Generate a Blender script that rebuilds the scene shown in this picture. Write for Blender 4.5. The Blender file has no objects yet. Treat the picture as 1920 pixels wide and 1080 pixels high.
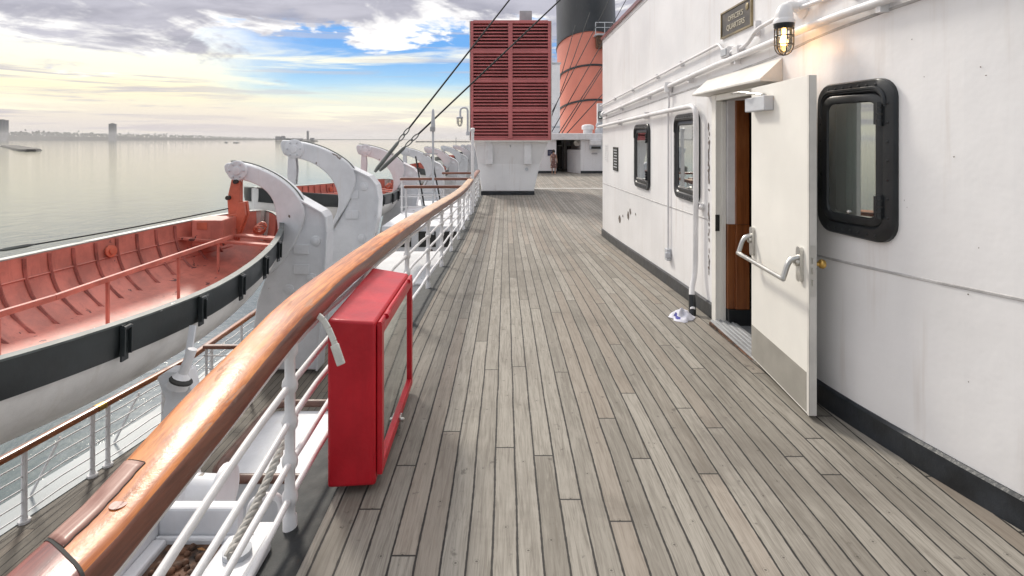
import bpy, bmesh, math, random
from mathutils import Vector, Matrix
R = math.radians
rng = random.Random(7)
sc = bpy.context.scene
COL = sc.collection
EYE = 1.65
EY = 259.0            # picture row of the eye level, used only to read distances off the photo


def P(x, y, D):
    """a point of the photo (1920x1080 pixels) at distance D in front of the camera"""
    return Vector(((x - 948) * D / 1050, D, EYE - (y - EY) * D / 1050))


def sstep(a, b, v):
    t = min(1, max(0, (v - a) / (b - a)))
    return t * t * (3 - 2 * t)


def deck_z(y):
    return -0.36 * sstep(2.5, 13.5, y)


def wall_x(y):
    if y >= 3.6:
        return 1.97
    if y >= 1.5:
        return 1.97 + .159 * (3.6 - y) ** 1.5
    return 1.97 + .159 * 2.1 ** 1.5 + .34 * (1.5 - y)


def lerp_tab(tab, x):
    if x <= tab[0][0]: return tab[0][1]
    for (a, va), (b, vb) in zip(tab, tab[1:]):
        if x <= b: return va + (vb - va) * (x - a) / (b - a)
    return tab[-1][1]


# ------------------------------------------------------------------ objects
def tag(o, label=None, cat=None, group=None, kind=None):
    if label: o['label'] = label
    if cat: o['category'] = cat
    if group: o['group'] = group
    if kind: o['kind'] = kind
    return o


def thing(name, label, cat, loc=(0, 0, 0), group=None):
    o = bpy.data.objects.new(name, None)
    o.empty_display_size = .2
    COL.objects.link(o)
    o.location = loc
    return tag(o, label, cat, group)


def wloc(o):
    v = Vector((0, 0, 0))
    while o is not None:
        v = v + o.location
        o = o.parent
    return v


def kids(o):
    return [c for c in bpy.data.objects if c.parent is o]


def copy_tree(o, parent=None):
    c = o.copy()
    COL.objects.link(c)
    c.parent = parent
    for ch in kids(o):
        copy_tree(ch, c)
    return c


class MB:
    def __init__(s, xf=None):
        s.v = []; s.f = []; s.m = []; s.xf = xf; s.cm = 0

    def add(s, vs, fs):
        n = len(s.v)
        s.v += [Vector(p) if s.xf is None else Vector(s.xf(p)) for p in vs]
        for f in fs:
            s.f.append([i + n for i in f]); s.m.append(s.cm)
        return s

    def box(s, x0, x1, y0, y1, z0, z1):
        vs = [(x, y, z) for x in (x0, x1) for y in (y0, y1) for z in (z0, z1)]
        return s.add(vs, [(0, 1, 3, 2), (4, 6, 7, 5), (0, 4, 5, 1), (2, 3, 7, 6), (0, 2, 6, 4), (1, 5, 7, 3)])

    def bar(s, p, q, w, h, up=(0, 0, 1)):
        p = Vector(p); q = Vector(q); d = (q - p).normalized()
        a = d.cross(Vector(up))
        a = a.normalized() if a.length > 1e-5 else Vector((1, 0, 0))
        b = a.cross(d)
        vs = []
        for c in (p, q):
            for i, j in ((-1, -1), (1, -1), (1, 1), (-1, 1)):
                vs.append(c + a * (i * w / 2) + b * (j * h / 2))
        return s.add(vs, [(0, 1, 2, 3), (7, 6, 5, 4), (0, 4, 5, 1), (1, 5, 6, 2), (2, 6, 7, 3), (3, 7, 4, 0)])

    def tube(s, path, r, n=8, closed=False):
        path = [Vector(p) for p in path]
        k = len(path)
        rs = r if isinstance(r, (list, tuple)) else [r] * k
        tans = []
        for i in range(k):
            if closed:
                t = path[(i + 1) % k] - path[i - 1]
            else:
                t = path[min(i + 1, k - 1)] - path[max(i - 1, 0)]
            tans.append(t.normalized())
        ref = Vector((0, 0, 1)) if abs(tans[0].z) < .9 else Vector((1, 0, 0))
        a = tans[0].cross(ref).normalized()
        vs = []
        for i in range(k):
            t = tans[i]
            a = (a - t * a.dot(t))
            a = a.normalized() if a.length > 1e-6 else t.orthogonal().normalized()
            b = t.cross(a)
            for j in range(n):
                w = 2 * math.pi * j / n
                vs.append(path[i] + (a * math.cos(w) + b * math.sin(w)) * rs[i])
        fs = []
        for i in range(k if closed else k - 1):
            i2 = (i + 1) % k
            for j in range(n):
                j2 = (j + 1) % n
                fs.append((i * n + j, i * n + j2, i2 * n + j2, i2 * n + j))
        if not closed:
            fs.append(list(range(n))[::-1]); fs.append([(k - 1) * n + j for j in range(n)])
        return s.add(vs, fs)

    def lathe(s, c, prof, n=16, axis=(0, 0, 1)):
        c = Vector(c); ax = Vector(axis).normalized(); a = ax.orthogonal().normalized(); b = ax.cross(a)
        vs = []
        for r, h in prof:
            r = max(r, 1e-4)
            for j in range(n):
                w = 2 * math.pi * j / n
                vs.append(c + ax * h + (a * math.cos(w) + b * math.sin(w)) * r)
        fs = [(i * n + j, i * n + (j + 1) % n, (i + 1) * n + (j + 1) % n, (i + 1) * n + j)
              for i in range(len(prof) - 1) for j in range(n)]
        fs.append(list(range(n))[::-1]); fs.append([(len(prof) - 1) * n + j for j in range(n)])
        return s.add(vs, fs)

    def prism(s, poly, fn, w0, w1):
        """polygon of (u,v), fn(u,v,w) -> xyz, from w0 to w1"""
        n = len(poly)
        vs = [fn(u, v, w0) for u, v in poly] + [fn(u, v, w1) for u, v in poly]
        fs = [list(range(n)), [n + i for i in range(n)][::-1]]
        fs += [(i, n + i, n + (i + 1) % n, (i + 1) % n) for i in range(n)]
        return s.add(vs, fs)

    def loft(s, rings, closed=True, caps=False):
        n = len(rings[0]); vs = [p for r in rings for p in r]
        fs = []
        for i in range(len(rings) - 1):
            for j in range(n if closed else n - 1):
                j2 = (j + 1) % n
                fs.append((i * n + j, i * n + j2, (i + 1) * n + j2, (i + 1) * n + j))
        if caps:
            fs.append(list(range(n))[::-1]); fs.append([(len(rings) - 1) * n + j for j in range(n)])
        return s.add(vs, fs)

    def build(s, name, mats, parent=None, smooth=35, bevel=0, org=None, segs=2, face=None):
        if not isinstance(mats, (list, tuple)): mats = [mats]
        o0 = wloc(parent) if parent is not None else Vector(org or (0, 0, 0))
        me = bpy.data.meshes.new(name)
        me.from_pydata([v - o0 for v in s.v], [], s.f)
        for m in mats: me.materials.append(m)
        me.polygons.foreach_set('material_index', s.m)
        bm = bmesh.new(); bm.from_mesh(me)
        bmesh.ops.recalc_face_normals(bm, faces=bm.faces)
        if face is not None:
            for f in bm.faces:
                f.normal_update()
                if f.normal.dot(Vector(face)) < 0: f.normal_flip()
        bm.to_mesh(me); bm.free()
        if smooth:
            me.polygons.foreach_set('use_smooth', [True] * len(me.polygons))
            me.set_sharp_from_angle(angle=R(smooth))
        me.update()
        o = bpy.data.objects.new(name, me)
        COL.objects.link(o)
        if parent is not None: o.parent = parent
        else: o.location = o0
        if bevel:
            b = o.modifiers.new('bevel', 'BEVEL'); b.width = bevel; b.segments = segs; b.limit_method = 'ANGLE'; b.angle_limit = R(40)
        return o


def arc_path(pts, rad=.05, n=5):
    """polyline with rounded corners"""
    pts = [Vector(p) for p in pts]
    out = [pts[0]]
    for i in range(1, len(pts) - 1):
        a, b, c = pts[i - 1], pts[i], pts[i + 1]
        r1 = min(rad, (a - b).length * .45); r2 = min(rad, (c - b).length * .45)
        p = b + (a - b).normalized() * r1; q = b + (c - b).normalized() * r2
        for k in range(n + 1):
            t = k / n
            out.append(p * (1 - t) ** 2 + b * 2 * t * (1 - t) + q * t * t)
    out.append(pts[-1])
    return out


def rrect(u0, u1, v0, v1, r, n=6):
    out = []
    for cu, cv, a0 in ((u1 - r, v1 - r, 0), (u0 + r, v1 - r, 90), (u0 + r, v0 + r, 180), (u1 - r, v0 + r, 270)):
        for k in range(n + 1):
            a = R(a0 + 90 * k / n)
            out.append((cu + r * math.cos(a), cv + r * math.sin(a)))
    return out


# ------------------------------------------------------------------ materials
class NT:
    def __init__(s, tree): s.t = tree; s.n = tree.nodes; s.l = tree.links

    def node(s, typ, **kw):
        n = s.n.new(typ)
        for k, v in kw.items(): setattr(n, k, v)
        return n

    def set(s, sock, v):
        if hasattr(v, 'is_output') or isinstance(v, bpy.types.NodeSocket): s.l.new(v, sock)
        else:
            if isinstance(v, tuple) and len(v) == 3 and sock.type == 'RGBA': v = v + (1,)
            sock.default_value = v

    def m(s, op, a, b=0., c=None, clamp=False):
        n = s.node('ShaderNodeMath', operation=op, use_clamp=clamp)
        s.set(n.inputs[0], a); s.set(n.inputs[1], b)
        if c is not None: s.set(n.inputs[2], c)
        return n.outputs[0]

    def ss(s, v, a, b):
        n = s.node('ShaderNodeMapRange', interpolation_type='SMOOTHSTEP')
        s.set(n.inputs[0], v); s.set(n.inputs[1], a); s.set(n.inputs[2], b)
        return n.outputs[0]

    def mix(s, f, a, b, mode='MIX'):
        n = s.node('ShaderNodeMix', data_type='RGBA', blend_type=mode)
        s.set(n.inputs[0], f); s.set(n.inputs[6], a); s.set(n.inputs[7], b)
        return n.outputs[2]

    def noise(s, vec, scale, detail=4, rough=.5, dist=0., dim='3D'):
        n = s.node('ShaderNodeTexNoise', noise_dimensions=dim)
        if vec is not None: s.l.new(vec, n.inputs['Vector'])
        n.inputs['Scale'].default_value = scale; n.inputs['Detail'].default_value = detail
        n.inputs['Roughness'].default_value = rough; n.inputs['Distortion'].default_value = dist
        return n.outputs[0]

    def vmul(s, vec, k):
        n = s.node('ShaderNodeVectorMath', operation='MULTIPLY')
        s.l.new(vec, n.inputs[0]); n.inputs[1].default_value = k
        return n.outputs[0]

    def comb(s, x, y, z):
        n = s.node('ShaderNodeCombineXYZ')
        s.set(n.inputs[0], x); s.set(n.inputs[1], y); s.set(n.inputs[2], z)
        return n.outputs[0]

    def bump(s, h, strength, dist=.01, nrm=None):
        n = s.node('ShaderNodeBump')
        s.l.new(h, n.inputs['Height']); n.inputs['Strength'].default_value = strength; n.inputs['Distance'].default_value = dist
        if nrm is not None: s.l.new(nrm, n.inputs['Normal'])
        return n.outputs[0]


def newmat(name):
    m = bpy.data.materials.new(name); m.use_nodes = True
    t = NT(m.node_tree)
    return m, t, t.n['Principled BSDF']


def paint(name, col, rough=.45, metal=0., var=.08, vs=2.5, bump=.25, bs=18, chips=None, chip_t=.72, chip_s=7, streak=0., bd=.006, coat=0., streakcol=(.45, .33, .2)):
    m, t, b = newmat(name)
    tc = t.node('ShaderNodeTexCoord').outputs['Object']
    n1 = t.noise(tc, vs, 5, .6)
    dark = tuple(c * (1 - var * 2) for c in col); light = tuple(min(1, c * (1 + var)) for c in col)
    c = t.mix(t.ss(n1, .3, .7), dark, light)
    if streak:
        n2 = t.noise(t.vmul(tc, (5, 5, .35)), 1.6, 4, .65)
        c = t.mix(t.m('MULTIPLY', t.ss(n2, .52, .78), streak), c, streakcol)
    h = t.noise(tc, bs, 4, .6)
    if chips:
        n3 = t.noise(tc, chip_s, 6, .62, .4)
        big = t.noise(tc, chip_s * .22, 2)
        k = t.ss(t.m('ADD', n3, t.m('MULTIPLY', big, .35)), chip_t + .1, chip_t + .12)
        c = t.mix(k, c, chips)
        h = t.m('SUBTRACT', h, k)
    t.l.new(c, b.inputs['Base Color'])
    b.inputs['Metallic'].default_value = metal
    rn = t.noise(tc, vs * 2, 3)
    t.l.new(t.m('ADD', t.m('MULTIPLY', rn, .25), rough - .12), b.inputs['Roughness'])
    if coat:
        b.inputs['Coat Weight'].default_value = coat; b.inputs['Coat Roughness'].default_value = .15
    if bump: t.l.new(t.bump(h, bump, bd), b.inputs['Normal'])
    return m


M = {}
M['wall'] = paint('white_wall_paint', (.80, .795, .80), .36, var=.035, vs=.9, bump=.5, bs=2.6, bd=.014, streak=.30, streakcol=(.50, .42, .36))
M['white'] = paint('white_paint', (.74, .735, .745), .42, var=.06, vs=3, bump=.35, bs=22, chips=(.22, .17, .14), chip_t=.83, streak=.12)
M['white_old'] = paint('weathered_white_paint', (.69, .70, .725), .5, var=.07, vs=1.4, bump=.5, bs=9, chips=(.14, .11, .09), chip_t=.755, chip_s=3.6, streak=.15)
M['hull_white'] = paint('lifeboat_white', (.74, .73, .71), .42, var=.09, vs=1.3, bump=.4, bs=7, chips=(.24, .22, .20), chip_t=.77, chip_s=3.4, streak=.22, streakcol=(.42, .37, .28))
M['band'] = paint('black_band_paint', (.022, .028, .030), .42, var=.2, vs=2, bump=.5, bs=8, chips=(.14, .15, .15), chip_t=.82, chip_s=4)
M['black'] = paint('black_paint', (.018, .021, .024), .35, var=.2, vs=4, bump=.3, bs=20)
M['basebd'] = paint('baseboard_black', (.022, .027, .034), .35, var=.25, vs=5, bump=.4, bs=25, chips=(.10, .10, .10), chip_t=.80, chip_s=12)
M['salmon'] = paint('salmon_paint', (.55, .185, .14), .45, var=.14, vs=2.2, bump=.45, bs=10, chips=(.11, .045, .04), chip_t=.74, chip_s=5, streak=.5, streakcol=(.27, .085, .065))
M['salmon_rib'] = paint('salmon_rib_shade_dirt', (.36, .11, .085), .5, var=.2, vs=4, bump=.3, chips=(.10, .04, .035), chip_t=.74, chip_s=6)  # ribs toned darker than the shell: gap shading and dirt in the colour
M['salmon2'] = paint('salmon_block_paint', (.56, .14, .08), .42, var=.12, vs=3, bump=.4, bs=14, chips=(.12, .06, .05), chip_t=.80, chip_s=9)
M['louvre'] = paint('louvre_red_paint', (.52, .150, .150), .48, var=.08, vs=1.2, bump=.2, bs=9)
M['louvre_in'] = paint('louvre_inner_dark', (.05, .012, .014), .7, var=.1, bump=0)
M['red'] = paint('red_gloss_paint', (.52, .008, .020), .38, var=.10, vs=3.2, bump=.3, bs=26, streak=.35, streakcol=(.25, .004, .012), chips=(.16, .03, .03), chip_t=.80, chip_s=11)
M['funnel_red'] = paint('funnel_orange_red', (.62, .195, .135), .5, var=.05, vs=.25, bump=.15, bs=.8, streak=.22, streakcol=(.42, .11, .08))
M['funnel_black'] = paint('funnel_black', (.020, .023, .027), .42, var=.2, vs=.3, bump=.2, bs=.8, streak=.3, streakcol=(.07, .075, .08))
M['grey'] = paint('grey_metal', (.42, .43, .44), .4, metal=.3, var=.08, bump=.15)
M['greypaint'] = paint('light_grey_paint', (.50, .52, .55), .45, var=.06, bump=.2)
M['steel'] = paint('brushed_steel', (.62, .61, .58), .30, metal=.9, var=.06, bump=.12, bs=60)
M['alu'] = paint('kick_plate_grey', (.36, .345, .31), .45, metal=.25, var=.06, vs=5, bump=.15)
M['brass'] = paint('brass', (.62, .40, .12), .28, metal=1., var=.15, bump=.1)
M['cream'] = paint('cream_door_paint', (.80, .785, .735), .38, var=.03, vs=1.6, bump=.12, bs=10)
M['hood'] = paint('hood_paint', (.66, .64, .60), .45, var=.06, vs=4, bump=.25)
M['cable'] = paint('wire_rope', (.020, .021, .022), .85, metal=0., var=.2, bump=0)
M['cable_grey'] = paint('turnbuckle_grey', (.13, .14, .13), .5, var=.2, bump=.2)
M['peel'] = paint('peeled_patch', (.16, .13, .115), .7, var=.25, vs=14, bump=.5, bs=40)
M['rust'] = paint('rusty_steel', (.11, .05, .025), .75, var=.45, vs=14, bump=.9, bs=30, chips=(.32, .15, .05), chip_t=.70, chip_s=16)
M['navy'] = paint('navy_sign', (.02, .022, .07), .5, var=.1, bump=0)
M['dark'] = paint('dark_recess', (.03, .03, .028), .8, var=.15, bump=0)
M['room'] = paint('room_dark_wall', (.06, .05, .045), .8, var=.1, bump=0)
M['carpet'] = paint('inside_floor_grey', (.16, .17, .18), .9, var=.15, vs=20, bump=.3)
M['door_reflection'] = paint('pale_green_reflection', (.42, .52, .48), .7, var=.06, bump=.1)
M['plaque'] = paint('bronze_plaque', (.12, .105, .085), .35, metal=.5, var=.2, vs=9, bump=.15)
M['plaque_rim'] = paint('bronze_rim', (.36, .29, .17), .35, metal=.7, var=.2, bump=.1)
M['letters'] = paint('sign_letters', (.62, .57, .45), .4, metal=.2, var=.05, bump=0)
M['rope'] = paint('old_rope', (.50, .48, .44), .9, var=.15, vs=40, bump=.6, bs=60)
M['cloth'] = paint('cloth_white', (.72, .72, .80), .9, var=.08, vs=20, bump=.4, bs=60)
M['clothblue'] = paint('cloth_blue', (.10, .10, .35), .9, var=.1, bump=.2)
M['plastic'] = paint('old_white_plastic', (.68, .68, .62), .45, var=.08, vs=20, bump=.3, bs=40)
M['pipe_brown'] = paint('brown_pipe', (.15, .075, .055), .4, var=.2, vs=6, bump=.3)
M['skin'] = paint('skin', (.45, .26, .18), .6, var=.05, bump=0)
M['dress'] = paint('patterned_dress', (.16, .08, .07), .8, var=.1, bump=0, chips=(.55, .42, .36), chip_t=.62, chip_s=9)
M['hair'] = paint('dark_hair', (.02, .014, .01), .6, var=.1, bump=0)
M['tower'] = paint('far_tower_concrete', (.16, .16, .18), .7, var=.1, vs=.05, bump=0)
M['towerglass'] = paint('far_tower_windows', (.06, .065, .08), .5, var=.1, vs=.05, bump=0)
M['tree'] = paint('far_tree_foliage', (.05, .055, .04), .9, var=.3, vs=.02, bump=0)
M['land'] = paint('far_land', (.10, .09, .07), .9, var=.2, vs=.01, bump=0)
M['stone'] = paint('breakwater_stone', (.13, .125, .11), .9, var=.2, vs=.1, bump=0)
M['barge'] = paint('barge_dark', (.06, .055, .045), .8, var=.2, vs=.3, bump=0)


def varnish(name, cols, rough=.22, coat=.8, axis=1, wear=(.40, .30, .24), worn=.5, sky_sheen=0., spec=.5):
    m, t, b = newmat(name)
    tc = t.node('ShaderNodeTexCoord').outputs['Object']
    k = [26, 26, 26]; k[axis] = 1.3
    g = t.noise(t.vmul(tc, tuple(k)), 1.6, 6, .65, .5)
    k2 = [7, 7, 7]; k2[axis] = 1.6
    g2 = t.noise(t.vmul(tc, tuple(k2)), 1., 4, .6)
    c = t.mix(t.ss(g, .36, .62), cols[0], cols[1])
    gfine = t.noise(t.vmul(tc, tuple(x_ * 4 for x_ in k)), 1.5, 4, .6)
    c = t.mix(t.m('MULTIPLY', t.ss(gfine, .5, .72), .55), c, cols[0])
    c = t.mix(t.m('MULTIPLY', t.ss(g2, .45, .72), .65), c, cols[2])
    w = t.ss(t.noise(t.vmul(tc, tuple(k2)), 1.7, 7, .7), .60, .64)
    if sky_sheen:
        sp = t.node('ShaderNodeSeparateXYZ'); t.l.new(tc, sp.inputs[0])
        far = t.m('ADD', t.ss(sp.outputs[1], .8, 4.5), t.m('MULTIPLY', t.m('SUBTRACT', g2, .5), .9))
        c = t.mix(t.m('MULTIPLY', t.ss(far, .2, 1.0), sky_sheen), c, (.64, .51, .38))  # far end paler along Y: sky sheen painted into the wood colour
    c = t.mix(t.m('MULTIPLY', w, worn), c, wear)
    t.l.new(c, b.inputs['Base Color'])
    t.l.new(t.m('ADD', t.m('MULTIPLY', w, .35), t.m('ADD', rough - .1, t.m('MULTIPLY', g2, .25))), b.inputs['Roughness'])
    t.l.new(t.m('MULTIPLY', t.m('SUBTRACT', 1., t.ss(g2, .42, .66)), coat), b.inputs['Coat Weight']); t.l.new(t.m('ADD', .10, t.m('MULTIPLY', g2, .30)), b.inputs['Coat Roughness']); b.inputs['Specular IOR Level'].default_value = spec
    hh = t.m('ADD', g, t.m('MULTIPLY', w, -.6))
    nb = t.bump(hh, .25, .004)
    t.l.new(nb, b.inputs['Normal'])
    t.l.new(t.bump(t.noise(tc, 14, 5, .62), .22, .01), b.inputs['Coat Normal'])
    return m


M['rail'] = varnish('varnished_teak', ((.30, .075, .015), (.60, .21, .055), (.70, .36, .16)), .44, .22, sky_sheen=.7, spec=.22)
M['gutter'] = paint('waterway_black', (.012, .015, .016), .7, var=.3, vs=6, bump=.5, bs=30, chips=(.10, .10, .09), chip_t=.86, chip_s=14)
M['rail_dark'] = varnish('dark_red_teak', ((.10, .02, .018), (.24, .055, .04), (.34, .13, .10)), .3, .4, worn=.6, wear=(.06, .02, .02))
M['rail_patch'] = varnish('dull_pink_patch', ((.22, .085, .06), (.36, .19, .15), (.42, .28, .23)), .45, .12, worn=.7, wear=(.20, .08, .06))
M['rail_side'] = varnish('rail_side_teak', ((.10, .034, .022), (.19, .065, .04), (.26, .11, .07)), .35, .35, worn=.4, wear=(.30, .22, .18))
M['rail2'] = varnish('dark_varnished_rail', ((.22, .06, .018), (.34, .11, .035), (.42, .16, .06)), .25, .8)
M['rail_x'] = varnish('crosswise_rail_teak', ((.14, .05, .03), (.22, .08, .045), (.28, .12, .08)), .35, .4, axis=0)
M['mahog'] = varnish('mahogany_panel', ((.16, .045, .012), (.26, .085, .025), (.32, .12, .04)), .3, .6, axis=2, worn=0)


def deck_material(name, plank=.1, dark=(.115, .100, .080), mid=(.210, .192, .163), light=(.315, .292, .254), seam=.044, dirt=1.):
    m, t, b = newmat(name)
    tc = t.node('ShaderNodeTexCoord').outputs['Object']
    sp = t.node('ShaderNodeSeparateXYZ'); t.l.new(tc, sp.inputs[0])
    wob = t.m('MULTIPLY', t.m('SUBTRACT', t.noise(tc, 2.2, 2), .5), .012)
    X = t.m('ADD', sp.outputs[0], wob); Y = sp.outputs[1]
    u = t.m('DIVIDE', t.m('ADD', X, 50.052), plank)
    i = t.m('FLOOR', u); fu = t.m('FRACT', u)
    wn = t.node('ShaderNodeTexWhiteNoise', noise_dimensions='1D'); t.l.new(i, wn.inputs['W'])
    L = 3.1
    v = t.m('DIVIDE', t.m('ADD', t.m('ADD', Y, 40.), t.m('MULTIPLY', wn.outputs[0], 29.3)), L)
    j = t.m('FLOOR', v); fv = t.m('MULTIPLY', t.m('FRACT', v), L)
    wn2 = t.node('ShaderNodeTexWhiteNoise', noise_dimensions='2D'); t.l.new(t.comb(i, j, 0.), wn2.inputs['Vector'])
    tint = wn2.outputs[0]
    sw = t.m('ADD', seam, t.m('MULTIPLY', t.m('SUBTRACT', t.noise(tc, 30, 3), .5), .05))
    e = t.m('MINIMUM', fu, t.m('SUBTRACT', 1., fu))
    s1 = t.m('SUBTRACT', 1., t.ss(e, t.m('MULTIPLY', sw, .75), t.m('MULTIPLY', sw, 1.25)))
    s2 = t.m('LESS_THAN', fv, .009)
    seamk = t.m('MAXIMUM', s1, s2)
    gv = t.comb(t.m('MULTIPLY', X, 70), t.m('MULTIPLY', Y, 3.0), t.m('MULTIPLY', tint, 37))
    g = t.noise(gv, 1., 6, .68, .9)
    gf = t.noise(t.comb(t.m('MULTIPLY', X, 260), t.m('MULTIPLY', Y, 9), t.m('MULTIPLY', tint, 37)), 1., 3, .6)
    big = t.noise(t.comb(t.m('MULTIPLY', X, 14), t.m('MULTIPLY', Y, 1.1), t.m('MULTIPLY', tint, 17)), 1., 5, .65, 2.2)
    c = t.mix(t.ss(tint, .0, 1.), mid, light)
    c = t.mix(t.m('MULTIPLY', t.ss(g, .38, .70), .70), c, dark)
    c = t.mix(t.m('MULTIPLY', t.ss(gf, .45, .75), .35), c, dark)
    c = t.mix(t.m('MULTIPLY', t.ss(big, .5, .66), .45), c, light)
    # a warmer plank here and there
    warm = t.ss(t.m('FRACT', t.m('MULTIPLY', tint, 7.3)), .72, .8)
    c = t.mix(t.m('MULTIPLY', warm, .22), c, (.30, .22, .165))
    dk = t.ss(t.m('FRACT', t.m('MULTIPLY', tint, 13.7)), .80, .84)
    c = t.mix(t.m('MULTIPLY', dk, .22), c, (.13, .115, .095))
    # plugs over the fastenings
    fy = t.m('MULTIPLY', t.m('SUBTRACT', t.m('FRACT', t.m('DIVIDE', t.m('ADD', fv, .30), .62)), .5), .62)
    off = t.m('MULTIPLY', t.m('SUBTRACT', t.m('FRACT', t.m('MULTIPLY', j, .37)), .5), .3)
    fx = t.m('MULTIPLY', t.m('SUBTRACT', fu, t.m('ADD', .5, off)), plank)
    d2 = t.m('SQRT', t.m('ADD', t.m('MULTIPLY', fx, fx), t.m('MULTIPLY', fy, fy)))
    pl = t.m('SUBTRACT', 1., t.ss(d2, .0035, .006))
    ring = t.m('MULTIPLY', t.m('LESS_THAN', d2, .0125), t.m('GREATER_THAN', d2, .0105))
    c = t.mix(t.m('MULTIPLY', pl, .75), c, (.035, .028, .022))
    c = t.mix(t.m('MULTIPLY', ring, .35), c, (.06, .05, .04))
    # worn dirt
    st = t.noise(tc, 1.1, 6, .65, .6)
    c = t.mix(t.m('MULTIPLY', t.ss(st, .48, .72), .50 * dirt), c, (.10, .085, .07))
    sp2 = t.noise(tc, 11, 5, .6)
    c = t.mix(t.m('MULTIPLY', t.ss(sp2, .64, .71), .55 * dirt), c, (.05, .042, .035))
    c = t.mix(seamk, c, (.018, .016, .014))
    t.l.new(c, b.inputs['Base Color'])
    b.inputs['Roughness'].default_value = .72
    h = t.m('ADD', t.m('MULTIPLY', g, .35), t.m('MULTIPLY', seamk, -1.6))
    h = t.m('ADD', h, t.m('MULTIPLY', tint, .3))
    t.l.new(t.bump(h, .5, .004), b.inputs['Normal'])
    return m


M['deck'] = deck_material('weathered_teak_deck')
M['deck2'] = deck_material('lower_teak_deck', .12, (.10, .088, .07), (.16, .14, .115), (.21, .19, .16), .05)


def glass(name, tint, refl, rough=.02):
    m, t, b = newmat(name)
    t.n.remove(b)
    out = t.n['Material Output']
    tr = t.node('ShaderNodeBsdfTransparent'); t.set(tr.inputs[0], tint)
    gl = t.node('ShaderNodeBsdfGlossy'); gl.inputs['Roughness'].default_value = rough
    t.set(gl.inputs[0], (.92, .96, .95))
    fr = t.node('ShaderNodeFresnel'); fr.inputs[0].default_value = 1.5
    k = t.m('ADD', refl, t.m('MULTIPLY', fr.outputs[0], .9), clamp=True)
    tcn = t.node('ShaderNodeTexCoord').outputs['Object']
    bn = t.bump(t.noise(tcn, 2.2, 2), .06, .01)
    t.l.new(bn, gl.inputs['Normal'])
    mx = t.node('ShaderNodeMixShader')
    t.l.new(k, mx.inputs[0]); t.l.new(tr.outputs[0], mx.inputs[1]); t.l.new(gl.outputs[0], mx.inputs[2])
    t.l.new(mx.outputs[0], out.inputs[0])
    return m


M['glass'] = glass('window_glass', (.66, .76, .73), .42)
M['glass_dark'] = glass('cabinet_glass', (.55, .55, .5), .62, .04)
M['lampglass'] = glass('lamp_glass', (.96, .95, .92), .03)
m, t, b = newmat('lamp_filament'); b.inputs['Base Color'].default_value = (1, .7, .3, 1)
b.inputs['Emission Color'].default_value = (1., .52, .16, 1); b.inputs['Emission Strength'].default_value = 14
M['bulb'] = m


def water_material():
    m, t, b = newmat('harbour_water')
    tc = t.node('ShaderNodeTexCoord').outputs['Object']
    t.n.remove(b); out = t.n['Material Output']
    w1 = t.noise(t.vmul(tc, (1, .55, 1)), .45, 6, .62, .8)
    w2 = t.noise(t.vmul(tc, (.6, 1., 1)), 1.9, 5, .62, .6)
    w3 = t.noise(tc, .05, 3, .5)
    h = t.m('ADD', t.m('MULTIPLY', w1, .8), t.m('MULTIPLY', w2, .30))
    h = t.m('ADD', h, t.m('MULTIPLY', w3, .8))
    nb = t.bump(h, .5, .15)
    fr = t.node('ShaderNodeFresnel'); fr.inputs[0].default_value = 1.33; t.l.new(nb, fr.inputs['Normal'])
    df = t.node('ShaderNodeBsdfDiffuse'); t.set(df.inputs[0], (.030, .062, .065)); t.l.new(nb, df.inputs['Normal'])
    gl = t.node('ShaderNodeBsdfGlossy'); gl.inputs['Roughness'].default_value = .035; t.set(gl.inputs[0], (1., .985, .95)); t.l.new(nb, gl.inputs['Normal'])
    mx = t.node('ShaderNodeMixShader')
    t.l.new(t.m('POWER', fr.outputs[0], .72), mx.inputs[0]); t.l.new(df.outputs[0], mx.inputs[1]); t.l.new(gl.outputs[0], mx.inputs[2])
    t.l.new(mx.outputs[0], out.inputs[0])
    return m


M['water'] = water_material()

# ------------------------------------------------------------------ camera, world, sun
cd = bpy.data.cameras.new('camera'); cam = bpy.data.objects.new('camera', cd); COL.objects.link(cam)
cam.location = (0, 0, EYE); cam.rotation_euler = (R(90), 0, 0)
cd.sensor_width = 36; cd.lens = 1050 / 1920 * 36; cd.shift_x = (960 - 948) / 1920; cd.shift_y = -(540 - EY) / 1920
cd.clip_start = .05; cd.clip_end = 30000
sc.camera = cam
SUN_AZ, SUN_EL = -30, 39


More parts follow.
